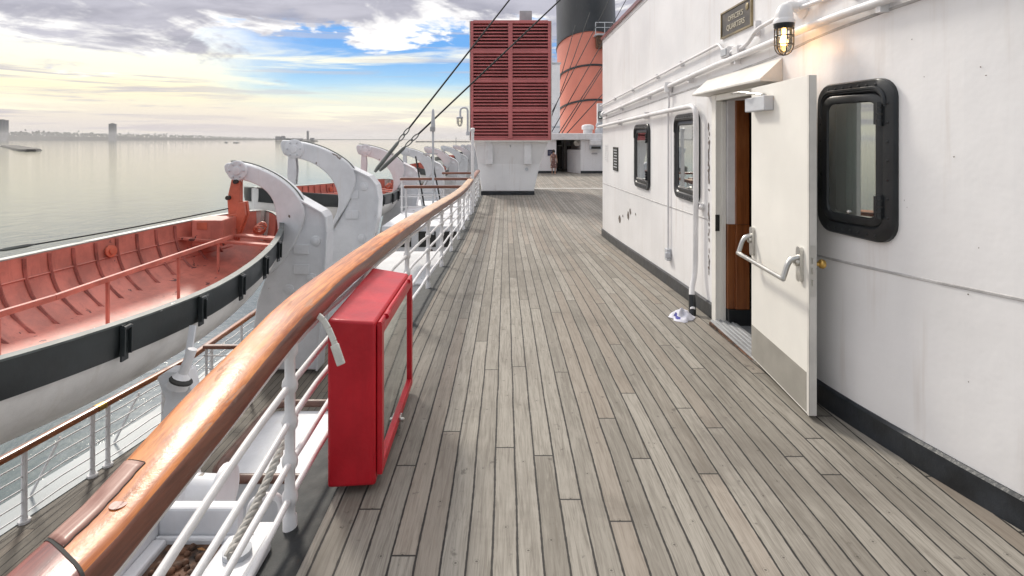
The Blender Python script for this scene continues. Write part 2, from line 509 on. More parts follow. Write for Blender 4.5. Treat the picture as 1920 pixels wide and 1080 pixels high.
def make_world():
    w = bpy.data.worlds.new('World'); sc.world = w; w.use_nodes = True
    t = NT(w.node_tree); bg = t.n['Background']
    sky = t.node('ShaderNodeTexSky', sky_type='NISHITA', sun_disc=False)
    sky.sun_elevation = R(SUN_EL); sky.sun_rotation = R(SUN_AZ); sky.air_density = 1.; sky.dust_density = 1.5
    g = t.node('ShaderNodeTexCoord').outputs['Generated']
    sp = t.node('ShaderNodeSeparateXYZ'); t.l.new(g, sp.inputs[0])
    x, y, z = sp.outputs
    el = t.m('MULTIPLY', t.m('ARCSINE', z), 57.3)
    az = t.m('MULTIPLY', t.m('ARCTAN2', x, y), 57.3)
    zz = t.m('ADD', t.m('MAXIMUM', z, 0.), .10)
    q = t.comb(t.m('DIVIDE', x, zz), t.m('DIVIDE', y, zz), 0.)
    nA = t.noise(t.comb(t.m('MULTIPLY', az, .055), t.m('MULTIPLY', el, .17), 21.), 1.3, 8, .6, .6)
    nB = t.noise(t.vmul(q, (1., 1.6, 1.)), 1.7, 8, .62, .25)
    band = t.noise(t.comb(t.m('MULTIPLY', az, .035), t.m('MULTIPLY', el, .42), 3.), 1.3, 7, .58, .4)
    puff = t.noise(t.comb(t.m('MULTIPLY', az, .10), t.m('MULTIPLY', el, .20), 7.), 1.15, 9, .60, .5)
    # clear air, from the horizon up
    rp = t.node('ShaderNodeValToRGB'); cr = rp.color_ramp
    t.l.new(t.m('DIVIDE', el, 30., clamp=True), rp.inputs[0])
    stops = [(0, (.58, .55, .54)), (.04, (.66, .61, .58)), (.09, (.78, .71, .59)), (.15, (.92, .84, .57)), (.21, (.94, .91, .72)), (.32, (.84, .86, .88)), (.6, (.78, .84, .95)), (1, (.7, .80, .98))]
    cr.elements[0].position = 0; cr.elements[0].color = stops[0][1] + (1,)
    cr.elements[1].position = 1; cr.elements[1].color = stops[-1][1] + (1,)
    for p_, c_ in stops[1:-1]:
        e = cr.elements.new(p_); e.color = c_ + (1,)
    base = rp.outputs[0]
    # opening of blue sky
    wob = t.m('MULTIPLY', t.m('SUBTRACT', puff, .5), 16.)
    bl = t.m('MULTIPLY', t.ss(t.m('ADD', az, wob), -33., -19.), t.ss(t.m('ADD', el, t.m('MULTIPLY', t.m('SUBTRACT', band, .5), 5.)), 2.0, 6.0))
    bl = t.m('MULTIPLY', bl, t.m('SUBTRACT', 1., t.ss(az, 70., 110.)))
    bl = t.m('MULTIPLY', bl, t.m('SUBTRACT', 1., t.m('MULTIPLY', t.ss(band, .54, .70), .7)))
    bcol = t.mix(t.ss(el, 3., 9.5), (.40, .66, .80), (.10, .34, .75))
    c = t.mix(bl, base, bcol)
    # yellow-white streaks low down
    c = t.mix(t.m('MULTIPLY', t.m('MULTIPLY', t.ss(band, .50, .66), .8), t.m('SUBTRACT', 1., t.ss(el, 7., 10.))), c, (.96, .91, .70))
    # grey streaks
    st = t.noise(t.comb(t.m('MULTIPLY', az, .045), t.m('MULTIPLY', el, .85), 11.), 1.2, 6, .62, .6)
    lowgrey = t.m('MULTIPLY', t.ss(st, .50, .62), t.m('ADD', .45, t.m('MULTIPLY', t.m('SUBTRACT', 1., t.ss(az, -36., -22.)), .45)))
    c = t.mix(lowgrey, c, (.47, .44, .49))
    # high cloud: white rims, mauve-grey cores
    edge = t.m('ADD', t.m('MULTIPLY', t.ss(az, -36., -20.), 3.2), 6.2)
    dens = t.m('ADD', t.m('MULTIPLY', t.m('SUBTRACT', puff, .5), 1.25), t.m('MULTIPLY', t.m('SUBTRACT', el, edge), .07))
    dens = t.m('ADD', dens, t.m('MULTIPLY', t.m('SUBTRACT', nB, .5), .55))
    cl = t.ss(dens, .0, .10)
    c = t.mix(cl, c, t.mix(t.ss(nB, .35, .65), (.84, .82, .82), (.98, .96, .92)))
    core = t.ss(t.m('ADD', t.m('MULTIPLY', dens, .85), t.m('MULTIPLY', t.m('SUBTRACT', nA, .47), 1.6)), .0, .22)
    core = t.m('MULTIPLY', core, t.m('SUBTRACT', 1., t.m('MULTIPLY', t.ss(el, 16., 24.), .8)))
    c = t.mix(t.m('MULTIPLY', core, .92), c, t.mix(t.ss(nB, .32, .68), (.275, .27, .335), (.43, .42, .495)))
    # brighter cloud round the hidden sun and overhead
    sd = (math.sin(R(-30)) * math.cos(R(22)), math.cos(R(-30)) * math.cos(R(22)), math.sin(R(22)))   # thin, bright part of the cloud
    dp = t.node('ShaderNodeVectorMath', operation='DOT_PRODUCT'); t.l.new(g, dp.inputs[0]); dp.inputs[1].default_value = sd
    glow = t.m('POWER', t.m('MAXIMUM', dp.outputs['Value'], 0.), 110.)
    gain = t.m('ADD', t.m('ADD', 1., t.m('MULTIPLY', t.ss(el, 16., 40.), .55)), t.m('MULTIPLY', t.m('MULTIPLY', glow, t.ss(el, 11., 18.)), 2.0))
    gain = t.m('MULTIPLY', gain, t.m('ADD', .10, t.m('MULTIPLY', t.ss(el, -4., -.2), .90)))
    rear = t.m('MULTIPLY', t.ss(y, .15, -.75), t.ss(x, -.75, -.05))
    c = t.mix(t.m('MULTIPLY', rear, .6), c, (.52, .60, .72))
    gain = t.m('MULTIPLY', gain, t.m('SUBTRACT', 1., t.m('MULTIPLY', rear, .45)))
    vm = t.node('ShaderNodeVectorMath', operation='SCALE'); t.l.new(c, vm.inputs[0]); t.l.new(t.m('MULTIPLY', gain, 10.), vm.inputs['Scale'])
    fin = t.mix(.06, vm.outputs[0], sky.outputs[0])
    t.l.new(fin, bg.inputs[0]); bg.inputs[1].default_value = .1


make_world()
sl = bpy.data.lights.new('sun', 'SUN'); so = bpy.data.objects.new('sun', sl); COL.objects.link(so)
sl.energy = 2.3; sl.angle = R(9); sl.color = (1, .93, .82)
so.rotation_euler = Vector((math.sin(R(SUN_AZ)) * math.cos(R(SUN_EL)), math.cos(R(SUN_AZ)) * math.cos(R(SUN_EL)), math.sin(R(SUN_EL)))).to_track_quat('Z', 'Y').to_euler()
sc.view_settings.view_transform = 'Standard'; sc.view_settings.look = 'None'
sc.view_settings.exposure = 0.3; sc.view_settings.gamma = 1
WATER_Z = -11.0
# ------------------------------------------------------------------ upper deck
ys = [-3 + .5 * i for i in range(38)] + [16.5 + 2 * i for i in range(25)]
mb = MB()
vs = []; fs = []
for yy in ys: vs += [(-.79, yy, deck_z(yy)), (14, yy, deck_z(yy))]
for i in range(len(ys) - 1): fs.append((2 * i, 2 * i + 1, 2 * i + 3, 2 * i + 2))
mb.add(vs, fs)
tag(mb.build('deck', M['deck'], smooth=0), kind='structure')
mb = MB().box(.86, 14, 22.2, 22.45, deck_z(22) - .1, deck_z(22) + .012)
tag(mb.build('deck_joint', M['hood'], smooth=0), kind='structure')
mb = MB()                                   # dark waterway along the deck edge
for i in range(len(ys) - 1):
    a, b_ = ys[i], ys[i + 1]
    if a > 30: break
    za, zb = deck_z(a), deck_z(b_)
    mb.add([(-1.02, a, za - .05), (-.79, a, za + .001), (-.79, b_, zb + .001), (-1.02, b_, zb - .05)], [(0, 1, 2, 3)])
tag(mb.build('deck_waterway', M['gutter'], smooth=0), kind='structure')

# ------------------------------------------------------------------ deckhouse
house = thing('deckhouse', 'long white deckhouse with black framed windows and an open door', 'deckhouse', (1.97, 5, 0))
ZT = EYE + 2.02
DOOR = (4.20, 5.12, -.2, EYE + .34)
W1 = (7.62, 8.48, EYE - .72, EYE + .20); W2 = (5.66, 6.47, EYE - .67, EYE + .265); W3 = (2.93, 3.50, EYE - .565, EYE + .325)


def wm(u, v, w): return (wall_x(u) - w, u, v)


ins = .05
holes = [DOOR] + [(w[0] + ins, w[1] - ins, w[2] + ins, w[3] - ins) for w in (W1, W2, W3)]
yb = sorted(set([-1.4 + .2 * i for i in range(27)] + [y for y in (5.0, 6, 7, 8, 9, 10, 11.37)] + [v for h in holes for v in h[:2]]))
zb = sorted(set([0.0, .9, 1.4, ZT] + [v for h in holes for v in h[2:] if v > 0]))
mb = MB(lambda p: wm(*p))
for a, b_ in zip(yb, yb[1:]):
    for c_, d_ in zip([-.5] + zb, zb):
        ym, zm = (a + b_) / 2, (c_ + d_) / 2
        if any(h[0] < ym < h[1] and h[2] < zm < h[3] or (h is DOOR and h[0] < ym < h[1] and zm < h[3]) for h in holes): continue
        mb.add([(a, c_, 0), (b_, c_, 0), (b_, d_, 0), (a, d_, 0)], [(0, 1, 2, 3)])
for h in holes:                                   # reveals
    a, b_, c_, d_ = h
    for q in (((a, c_), (a, d_)), ((b_, c_), (b_, d_)), ((a, c_), (b_, c_)), ((a, d_), (b_, d_))):
        mb.add([(q[0][0], q[0][1], 0), (q[1][0], q[1][1], 0), (q[1][0], q[1][1], -.16), (q[0][0], q[0][1], -.16)], [(0, 1, 2, 3)])
mb.add([(11.37, -.5, 0), (11.37, ZT, 0), (11.37, ZT, -7), (11.37, -.5, -7)], [(0, 1, 2, 3)])
mb.add([(-1.4, -.5, 0), (-1.4, ZT, 0), (-1.4, ZT, -7), (-1.4, -.5, -7)], [(0, 1, 2, 3)])
mb.build('wall', M['wall'], house, smooth=20)
mb = MB()
k = [y for y in yb if abs(y * 5 - round(y * 5)) < .01 or y > 4]
for a, b_ in zip(k, k[1:]):
    mb.add([(wall_x(a) - .02, a, ZT), (9, a, ZT), (9, b_, ZT), (wall_x(b_) - .02, b_, ZT)], [(0, 1, 2, 3)])
mb.build('roof', M['white'], house, smooth=20)
mb = MB(lambda p: wm(*p))
for a, b_ in zip(k, k[1:]):
    for (v0, v1, w0, w1) in ((ZT - .035, ZT + .02, -.02, .035),):
        mb.add([(a, v0, 0), (a, v0, w1), (a, v1, w1), (a, v1, w0), (b_, v0, 0), (b_, v0, w1), (b_, v1, w1), (b_, v1, w0)], [(0, 1, 5, 4), (1, 2, 6, 5), (2, 3, 7, 6), (0, 4, 7, 3)])
mb.build('roof_edge', M['rail_dark'], house, smooth=20)


MID = [(1.5, EYE - .66), (2.36, EYE - .685), (3.55, EYE - .745), (7.08, EYE - .835), (11.4, EYE - .915)]
UPS = [(1.5, EYE + .78), (2.8, EYE + .70), (4.0, EYE + .598), (5.7, EYE + .527), (11.4, EYE + .37)]
M['seam'] = paint('seam_shade_grey', (.46, .45, .45), .5, var=.15, vs=6, bump=.2)  # seams are wall white; the shade along them is put into this grey
uu = [.4 + .25 * i for i in range(44)] + [11.36]
MID2 = list(MID)
for tab, hh in ((MID, .006), (MID2, .006), (UPS, .008), ([(0, ZT - .10), (12, ZT - .10)], .006)):
    mb = MB(lambda p: wm(*p))
    for a, b_ in zip(uu, uu[1:]):
        if tab is MID and b_ > 4.03 or tab is MID2 and a < 5.3: continue
        za, z2 = lerp_tab(tab, a), lerp_tab(tab, b_)
        mb.add([(a, za - hh, 0), (a, za - hh * .6, .005), (a, za + hh, .0045), (a, za + hh + .004, 0), (b_, z2 - hh, 0), (b_, z2 - hh * .6, .005), (b_, z2 + hh, .0045), (b_, z2 + hh + .004, 0)],
               [(0, 1, 5, 4), (1, 2, 6, 5), (2, 3, 7, 6)])
    mb.build('plating_seam', M['seam'], house, smooth=0)
for (ua, ub) in ((-1.4, 4.04), (5.28, 11.38)):        # black skirting, broken by the doorway
    mb = MB(lambda p: wm(*p))
    kk = [ua + (ub - ua) * i / 26 for i in range(27)]
    for a, b_ in zip(kk, kk[1:]):
        za, z2 = deck_z(a), deck_z(b_)
        A = [(a, za - .02, .022), (a, za + .125, .022), (a, za + .138, .008), (a, za + .138, -.01)]
        B = [(b_, z2 - .02, .022), (b_, z2 + .125, .022), (b_, z2 + .138, .008), (b_, z2 + .138, -.01)]
        mb.add(A + B, [(0, 1, 5, 4), (1, 2, 6, 5), (2, 3, 7, 6)])
    mb.add([(ua, deck_z(ua) - .02, .022), (ua, deck_z(ua) + .138, .022), (ua, deck_z(ua) + .138, -.01), (ua, deck_z(ua) - .02, -.01)], [(0, 1, 2, 3)])
    mb.add([(ub, deck_z(ub) - .02, .022), (ub, deck_z(ub) + .138, .022), (ub, deck_z(ub) + .138, -.01), (ub, deck_z(ub) - .02, -.01)], [(0, 1, 2, 3)])
    mb.build('skirting', M['basebd'], house, smooth=20)
# inside of the house: one dark room
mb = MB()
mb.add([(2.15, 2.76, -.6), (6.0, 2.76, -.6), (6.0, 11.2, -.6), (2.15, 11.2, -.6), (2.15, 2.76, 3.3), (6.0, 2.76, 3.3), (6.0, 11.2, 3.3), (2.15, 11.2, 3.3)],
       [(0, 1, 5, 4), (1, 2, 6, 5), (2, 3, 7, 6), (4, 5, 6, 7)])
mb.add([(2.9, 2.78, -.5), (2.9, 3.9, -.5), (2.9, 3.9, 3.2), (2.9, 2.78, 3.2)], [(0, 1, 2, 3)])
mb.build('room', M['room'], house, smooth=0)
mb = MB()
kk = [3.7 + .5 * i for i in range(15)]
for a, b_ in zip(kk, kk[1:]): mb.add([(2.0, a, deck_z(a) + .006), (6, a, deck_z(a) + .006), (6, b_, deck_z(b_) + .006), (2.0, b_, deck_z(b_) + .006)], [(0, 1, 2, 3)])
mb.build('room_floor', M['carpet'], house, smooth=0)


def window(y0, y1, z0, z1, ajar=0.):
    aj = math.tan(R(ajar))
    wa = lambda p: wm(p[0], p[1], p[2] + max(0, p[0] - y0 - .1) * aj)
    mb = MB(lambda p: wm(*p))
    seq = [(0, 0, .11), (.0, .022, .11), (.008, .030, .105), (.062, .030, .085), (.070, .022, .08), (.076, .012, .08)]
    rings = [[(u, v, w) for u, v in rrect(y0 + i, y1 - i, z0 + i, z1 - i, r)] for i, w, r in seq]
    mb.loft(rings)
    nb = 7
    for side in range(4):
        for i in range(nb):
            f = (i + .5) / nb
            u, v = ((y0 + .033, z0 + (z1 - z0) * (.1 + .8 * f)), (y1 - .033, z0 + (z1 - z0) * (.1 + .8 * f)),
                    (y0 + (y1 - y0) * (.14 + .72 * f), z0 + .033), (y0 + (y1 - y0) * (.14 + .72 * f), z1 - .033))[side]
            mb.lathe((u, v, .029), [(.009, 0), (.008, .004), (.003, .006)], 6, (0, 0, 1))
    fr = mb.build('window', M['black'], house, smooth=40)
    mb = MB(wa)
    seq = [(.076, .0, .08), (.076, .014, .08), (.083, .02, .075), (.118, .02, .05), (.125, .012, .045), (.125, -.03, .045)]
    rings = [[(u, v, w) for u, v in rrect(y0 + i, y1 - i, z0 + i, z1 - i, r)] for i, w, r in seq]
    mb.loft(rings)
    mb.build('sash', M['black'], fr, smooth=40)
    mb = MB(wa)
    pl = rrect(y0 + .12, y1 - .12, z0 + .12, z1 - .12, .045)
    mb.prism(pl, lambda u, v, w: (u, v, w + .012), -.001, .0)
    mb.f = [mb.f[0]]; mb.m = mb.m[:1]
    mb.build('pane', M['glass'], fr, smooth=0, face=(-1, 0, 0))
    mb = MB(lambda p: wm(*p))                     # drip moulding over the head
    top = rrect(y0 + .05, y1 - .05, z0 + .05, z1 - .05, .075, 8)
    q = [p for p in top[:18]]
    q = [(q[0][0], q[0][1] - .07)] + q + [(q[-1][0], q[-1][1] - .02)]
    for o_ in (.0, .022):
        mb.tube([(u, v - o_ * .5, .036 - o_ * .3) for u, v in q], .010, 6)
    mb.build('drip_moulding', M['black'], fr, smooth=50)
    for f in (.22, .78):
        v = z0 + (z1 - z0) * f
        mb = MB(lambda p: wm(*p))
        mb.box(y0 + .055, y0 + .115, v - .055, v + .055, .02, .036)
        for dv in (-.05, -.018, .018, .05):
            mb.tube([(y0 + .068, v + dv - .014, .044), (y0 + .068, v + dv + .014, .044)], .013, 8)
        mb.build('hinge', M['black'], fr, smooth=40)
    mb = MB(lambda p: wm(*p))
    mb.box(y0 + .14, y1 - .14, z0 + .125, z0 + .137, .004, .014)
    mb.lathe((y0 + .30, z0 + .14, .012), [(.012, 0), (.012, .02), (.004, .026)], 8, (0, 0, 1))
    mb.build('latch_bar', M['steel'], fr, smooth=40)
    return fr


window(*W1); window(*W2); window(*W3, ajar=4.5)
mb = MB(lambda p: wm(*p))                         # added sheet, painted as the pale door reflection in the nearest window
rows = [[(3.17 + .012 * i, z, -.075 - .008 * math.sin(i * 1.9)) for z in (EYE - .46, EYE + .21)] for i in range(19)]
mb.loft(rows, closed=False)
refl_sheet = mb.build('reflection_sheet', M['door_reflection'], house, smooth=60)
so_ = refl_sheet.modifiers.new('thick', 'SOLIDIFY'); so_.thickness = .006

# doorway
mb = MB(lambda p: wm(*p))
zt = EYE + .34
for (u0, u1) in ((5.12, 5.21), (4.11, 4.20)):
    mb.box(u0, u1, deck_z(u0) - .02, zt + .055, -.04, .05)
mb.box(5.21, 5.28, deck_z(5.2) - .02, zt + .12, -.02, .028)
mb.box(4.04, 4.11, deck_z(4) - .02, zt + .12, -.02, .028)
mb.box(4.20, 5.12, zt, zt + .055, -.04, .0485)
mb.box(4.11, 5.21, zt + .058, zt + .12, -.02, .045)
mb.box(5.10, 5.118, deck_z(5) - .02, zt - .003, -.038, .0)
fr = mb.build('door_frame', M['cream'], house, smooth=20, bevel=.004)
mb = MB(lambda p: wm(*p))
mb.box(5.115, 5.1225, .80, .95, .015, .0525)
mb.build('strike_plate', M['dark'], fr, smooth=0)
mb = MB(lambda p: wm(*p))
zz = deck_z(4.6)
mb.box(4.20, 5.12, zz - .02, zz + .018, -.11, .10)
for i in range(5): mb.box(4.20, 5.12, zz + .018, zz + .026, .075 - .04 * i, .092 - .04 * i)
mb.build('threshold', M['grey'], house, smooth=0)
mb = MB(lambda p: wm(*p)); mb.box(4.22, 5.10, zz - .03, zz + .012, .10, .116)
mb.build('threshold_lip', M['rust'], house, smooth=0)
mb = MB(lambda p: wm(*p)).box(5.08, 5.20, .87, zt, -.11, -.043)
mb.build('lining_panel', M['white'], house, smooth=0)
mb = MB(lambda p: wm(*p)).box(5.075, 5.20, .10, .868, -.112, -.043)
mb.box(5.06, 5.20, .10, .868, -.235, -.1125)
mb.box(5.055, 5.20, .87, zt + .1, -.23, -.1105)
mb.build('wood_lining', M['mahog'], house, smooth=0, bevel=.004)
mb = MB(lambda p: wm(*p)).box(5.05, 5.2, deck_z(5) - .02, .0985, -.24, -.043)
mb.build('lining_plinth', M['black'], house, smooth=0)
mb = MB(lambda p: wm(*p))                         # rain hood
mb.prism([(0, EYE + .575), (.16, EYE + .425), (.16, EYE + .408), (.0, EYE + .398)], lambda a, b, w: (w, b, a), 3.98, 5.44)
mb.build('rain_hood', M['hood'], house, smooth=0, bevel=.004)

H = Vector((1.835, 4.18, 0)); E_ = Vector((1.782, 3.29, 0))
dd = (E_ - H).normalized(); nn = Vector((dd.y, -dd.x, 0)); DL = (E_ - H).length
if nn.x > 0: nn = -nn


def dm(s, v, w): return H + dd * s + nn * w + Vector((0, 0, v))


DB, DT = .018, EYE + .372
mb = MB(lambda p: dm(*p)).box(0, DL, DB, DT, -.045, 0)
door = mb.build('door', M['cream'], house, smooth=0, bevel=.002)
mb = MB(lambda p: dm(*p)).box(.006, DL - .03, DB + .012, DB + .245, 0, .0022)
mb.build('kick_plate', M['alu'], door, smooth=0)
mb = MB(lambda p: dm(*p)).box(DL - .0005, DL + .003, DB + .004, DT - .004, -.043, -.002)
mb.box(DL - .02, DL + .003, DB, DT, .0, .0016)
mb.build('edge_strip', M['hood'], door, smooth=0)
mb = MB(lambda p: dm(*p)).box(DL + .0025, DL + .006, .72, 1.02, -.036, -.008)
for v in (.80, .87, .93): mb.box(DL + .005, DL + .016, v - .018, v + .018, -.03, -.014)
mb.build('lock_plate', M['steel'], door, smooth=0)
mb = MB(lambda p: dm(*p)).lathe((DL - .055, .90, -.045), [(.030, 0), (.030, -.006), (.012, -.010), (.012, -.035), (.026, -.045), (.029, -.058), (.022, -.072), (.004, -.076)], 14, (0, 0, 1))
mb.build('door_knob', M['brass'], door, smooth=50)
mb = MB(lambda p: dm(*p))
for s_ in (.045, .80):
    pl = rrect(s_ - .028, s_ + .028, .785, .995, .024, 4)
    mb.prism(pl, lambda u, v, w: (u, v, w), 0, .022)
    mb.tube(arc_path([(s_, .93, .018), (s_ + .0, .915, .075), (s_ + .005, .80, .112)], .06), [.019] * 3 + [.017] * 5, 8)
    mb.lathe((s_, .90, .02), [(.022, 0), (.022, .02), (.014, .026)], 10, (0, 0, 1))
mb.tube([(.038, .80, .112), (.812, .80, .112)], .0155, 10)
mb.build('push_bar', M['steel'], door, smooth=45)
mb = MB(lambda p: dm(*p)).box(.045, .40, EYE + .19, EYE + .29, .0, .065)
cl = mb.build('door_closer', M['greypaint'], door, smooth=0, bevel=.006)
mb = MB()
mb.tube([dm(.32, EYE + .30, .035), dm(.10, EYE + .335, .12), Vector((1.86, 4.60, EYE + .365))], .008, 6)
mb.lathe(dm(.32, EYE + .285, .035), [(.02, 0), (.02, .02), (.01, .026)], 8)
mb.build('closer_arm', M['steel'], door, smooth=40)

# flaked paint (bare patches with a shape of their own)
mb = MB(lambda p: wm(*p))
r2 = random.Random(3)


def flake(u, v, du, dv, w=.0035):
    n = 9
    pl = [(u + du * math.cos(6.283 * i / n) * r2.uniform(.55, 1.1), v + dv * math.sin(6.283 * i / n) * r2.uniform(.6, 1.1)) for i in range(n)]
    mb.add([(a, b, w) for a, b in pl] + [(u, v, w)], [(i, (i + 1) % n, n) for i in range(n)])


for v0, v1 in ((EYE - .42, EYE + .14), (EYE - .98, EYE - .64), (EYE - 1.3, EYE - 1.06)):
    v = v0
    while v < v1:
        flake(5.42 + r2.uniform(-.012, .012), v, r2.uniform(.010, .026), r2.uniform(.02, .045), .0045); v += r2.uniform(.03, .06)
flake(5.42, EYE - .50, .018, .015)
for (x_, y_, a, b_) in ((1162, 411, 2.5, 9), (1178, 404, 2.2, 10), (1182, 397, 2, 7), (1192, 402, 1.2, 3), (1168, 405, 1.2, 3)):
    D = 1.97 * 1050 / (x_ - 948); flake(D, EYE - (y_ - EY) * D / 1050, a * D / 1050 * 4, b_ * D / 1050)
for i in range(16):
    flake(5.315 + r2.uniform(-.02, .02), r2.uniform(.05, 1.9), r2.uniform(.004, .010), r2.uniform(.008, .03), .0045)
for i in range(26):
    u = r2.uniform(1.6, 3.0); flake(u, r2.uniform(.5, 2.5), r2.uniform(.002, .005), r2.uniform(.002, .006))
for (u, v) in ((5.0, zt + .09), (4.8, zt + .092), (4.55, zt + .095), (4.74, zt + .088)): flake(u, v, .02 * r2.uniform(.5, 1.6), .011, .0485)
mb.build('flaked_paint', M['peel'], house, smooth=0)

# ------------------------------------------------------------------ fittings on the deckhouse


def on_wall(name, label, cat, u, v, group=None): return thing(name, label, cat, wm(u, v, 0), group)


def clamps(mb, pts, w, every, r):
    for (u, v) in pts: mb.box(u - .012, u + .012, v - r * 2.1, v + r * 2.1, .0, w + r * .6)


def wline(tab, u0, u1, n, w): return [(u0 + (u1 - u0) * i / n, lerp_tab(tab, u0 + (u1 - u0) * i / n), w) for i in range(n + 1)]


TA = [(2., EYE + .86), (3.3, EYE + .80), (4.2, EYE + .77), (5.1, EYE + .83), (11.4, EYE + .66)]
TA2 = [(5.1, EYE + .855), (11.4, EYE + .655)]
TB = [(1.6, EYE + .80), (2.93, EYE + .731), (4.04, EYE + .69), (5.15, EYE + .665), (6.63, EYE + .61), (11.4, EYE + .455)]
TD = [(5.8, EYE + .33), (7.08, EYE + .315), (11.4, EYE + .235)]
mb = MB(lambda p: wm(*p))
mb.tube(arc_path(wline(TA2, 11.45, 5.15, 8, .032) + [(5.08, EYE + .85, .032), (4.98, EYE + .775, .032), (4.93, EYE + .76, .032)], .03), .014, 8)
cA = mb.build('conduit', M['white'], smooth=50, org=wm(8, EYE + .7, 0))
tag(cA, 'thin upper pipe running along the white wall to the junction box below the plaque', 'pipe')
for u in (6.2, 7.2, 8.6, 10): MB(lambda p: wm(*p)).box(u - .012, u + .012, lerp_tab(TA2, u) - .03, lerp_tab(TA2, u) + .03, .0, .04).build('clamp', M['white'], cA, smooth=0)
mb = MB(lambda p: wm(*p))
mb.box(4.80, 4.95, EYE + .70, EYE + .79, .0, .07)
mb.box(4.62, 4.74, EYE + .70, EYE + .77, .0, .06)
mb.tube([(4.80, EYE + .735, .04), (4.74, EYE + .735, .04)], .02, 8)
jb = mb.build('junction_box', M['white'], smooth=0, bevel=.012, org=wm(4.8, EYE + .7, 0))
tag(jb, 'small white double junction box on the wall below the bronze plaque', 'junction box')
mb = MB(lambda p: wm(*p)).box(4.815, 4.935, EYE + .715, EYE + .775, .07, .078)
mb.build('cover', M['greypaint'], jb, smooth=0, bevel=.004)
mb = MB(lambda p: wm(*p))
mb.tube(arc_path([(4.62, EYE + .735, .035), (4.45, EYE + .755, .04), (4.30, EYE + .835, .045), (3.80, EYE + .86, .045)], .12), .016, 8)
mb.tube([(3.66, EYE + .85, .045), (2.0, EYE + .90, .045)], .017, 8)
cE = mb.build('conduit', M['white'], smooth=50, org=wm(4.2, EYE + .8, 0))
tag(cE, 'bent white pipe joining the junction box to the lit lamp above the open door', 'pipe')
for u in (4.34, 3.2, 2.6): MB(lambda p: wm(*p)).box(u - .014, u + .014, EYE + .79, EYE + .91, 0, .04).build('clamp', M['white'], cE, smooth=0)
mb = MB(lambda p: wm(*p)); mb.tube(wline(TB, 10.9, 1.7, 24, .045), .026, 10)
mb.lathe((10.95, lerp_tab(TB, 10.95), .05), [(.05, -.06), (.06, -.03), (.06, .03), (.04, .06)], 10, (1, 0, 0))
cB = mb.build('conduit', M['white'], smooth=50, org=wm(6, EYE + .6, 0))
tag(cB, 'thick white pipe crossing the whole wall just under the lit lamp', 'pipe')
for u in (3.0, 3.9, 4.7, 5.9, 7.6, 9.4): MB(lambda p: wm(*p)).box(u - .015, u + .015, lerp_tab(TB, u) - .055, lerp_tab(TB, u) + .04, 0, .05).build('clamp', M['white'], cB, smooth=0)
mb = MB(lambda p: wm(*p))
mb.lathe((6.63, EYE + .61, .045), [(.045, -.07), (.05, 0), (.045, .05)], 10, (0, 1, 0))
mb.tube(arc_path([(6.63, EYE + .56, .045), (6.63, EYE + .42, .03), (6.70, EYE + .3, .024), (6.70, EYE - 1.33, .024)], .08), .013, 8)
cC = mb.build('conduit', M['white'], smooth=50, org=wm(6.7, .3, 0))
tag(cC, 'thin upright pipe between the two small windows, dropping to a socket box', 'pipe')
mb = MB(lambda p: wm(*p)).box(6.65, 6.75, EYE - 1.46, EYE - 1.32, 0, .055)
mb.box(6.635, 6.66, EYE - 1.42, EYE - 1.36, .01, .075)
mb.build('socket_box', M['greypaint'], cC, smooth=0, bevel=.008)
mb = MB(lambda p: wm(*p))
pth = wline(TD, 11.5, 6.0, 6, .06) + [(5.62, EYE + .33, .065), (5.60, EYE + .1, .065), (5.62, EYE - 1.35, .065), (5.55, EYE - 1.50, .13), (5.42, -.01, .16)]
mb.tube(arc_path(pth, .22, 7), .027, 10)
cD = mb.build('conduit', M['white'], smooth=50, org=wm(5.6, 0, .1))
tag(cD, 'fat white pipe bending round the window beside the door down to the deck', 'pipe')
mb = MB(lambda p: wm(*p)); mb.tube([(5.475, .12, .148), (5.42, deck_z(5.4) - .01, .161)], .034, 10)
mb.build('pipe_boot', M['black'], cD, smooth=50)
for q_ in ((7.7, 7.73, EYE + .26, EYE + .36, 0, .06), (9.5, 9.53, EYE + .22, EYE + .32, 0, .06)): MB(lambda p: wm(*p)).box(*q_).build('clamp', M['white'], cD, smooth=0)
mb = MB(lambda p: wm(*p)); mb.box(5.55, 5.65, EYE - .71, EYE - .65, 0, .04); mb.lathe((5.53, EYE - .68, .03), [(.02, 0), (.02, .02), (.008, .03)], 8, (0, 0, 1))
mb.build('clamp', M['white'], cD, smooth=0)

# lit bulkhead lamp
LX = Vector((1.79, 3.60, 0))
lamp = thing('wall_lamp', 'lit wire-caged lamp glowing amber on the white wall above the open door', 'lamp', (1.97, 3.72, EYE + .82))
mb = MB()
mb.lathe((1.97, 3.70, EYE + .86), [(.07, 0), (.07, -.015), (.05, -.03), (.04, -.05)], 16, (1, 0, 0))
mb.tube(arc_path([(1.94, 3.70, EYE + .86), (1.84, 3.64, EYE + .86), (LX.x, LX.y, EYE + .82), (LX.x, LX.y, EYE + .755)], .06), [.036] * 7 + [.040, .044, .048, .050, .052, .055, .058], 12)
mb.lathe((LX.x, LX.y, EYE + .735), [(.066, 0), (.066, .02), (.055, .035)], 16)
mb.build('bracket', M['white'], lamp, smooth=50)
mb = MB()
prof = [(.062, .735), (.062, .715), (.058, .710), (.058, .700)]
mb.lathe((LX.x, LX.y, EYE), prof, 16)
for j in range(6):
    a = math.pi * j / 3 + .35; c_, s_ = math.cos(a), math.sin(a)
    pts = [(LX.x + c_ * r_, LX.y + s_ * r_, EYE + h) for r_, h in ((.057, .71), (.057, .60), (.053, .575), (.042, .552), (.024, .538), (.002, .533))]
    mb.tube(pts, .0038, 6)
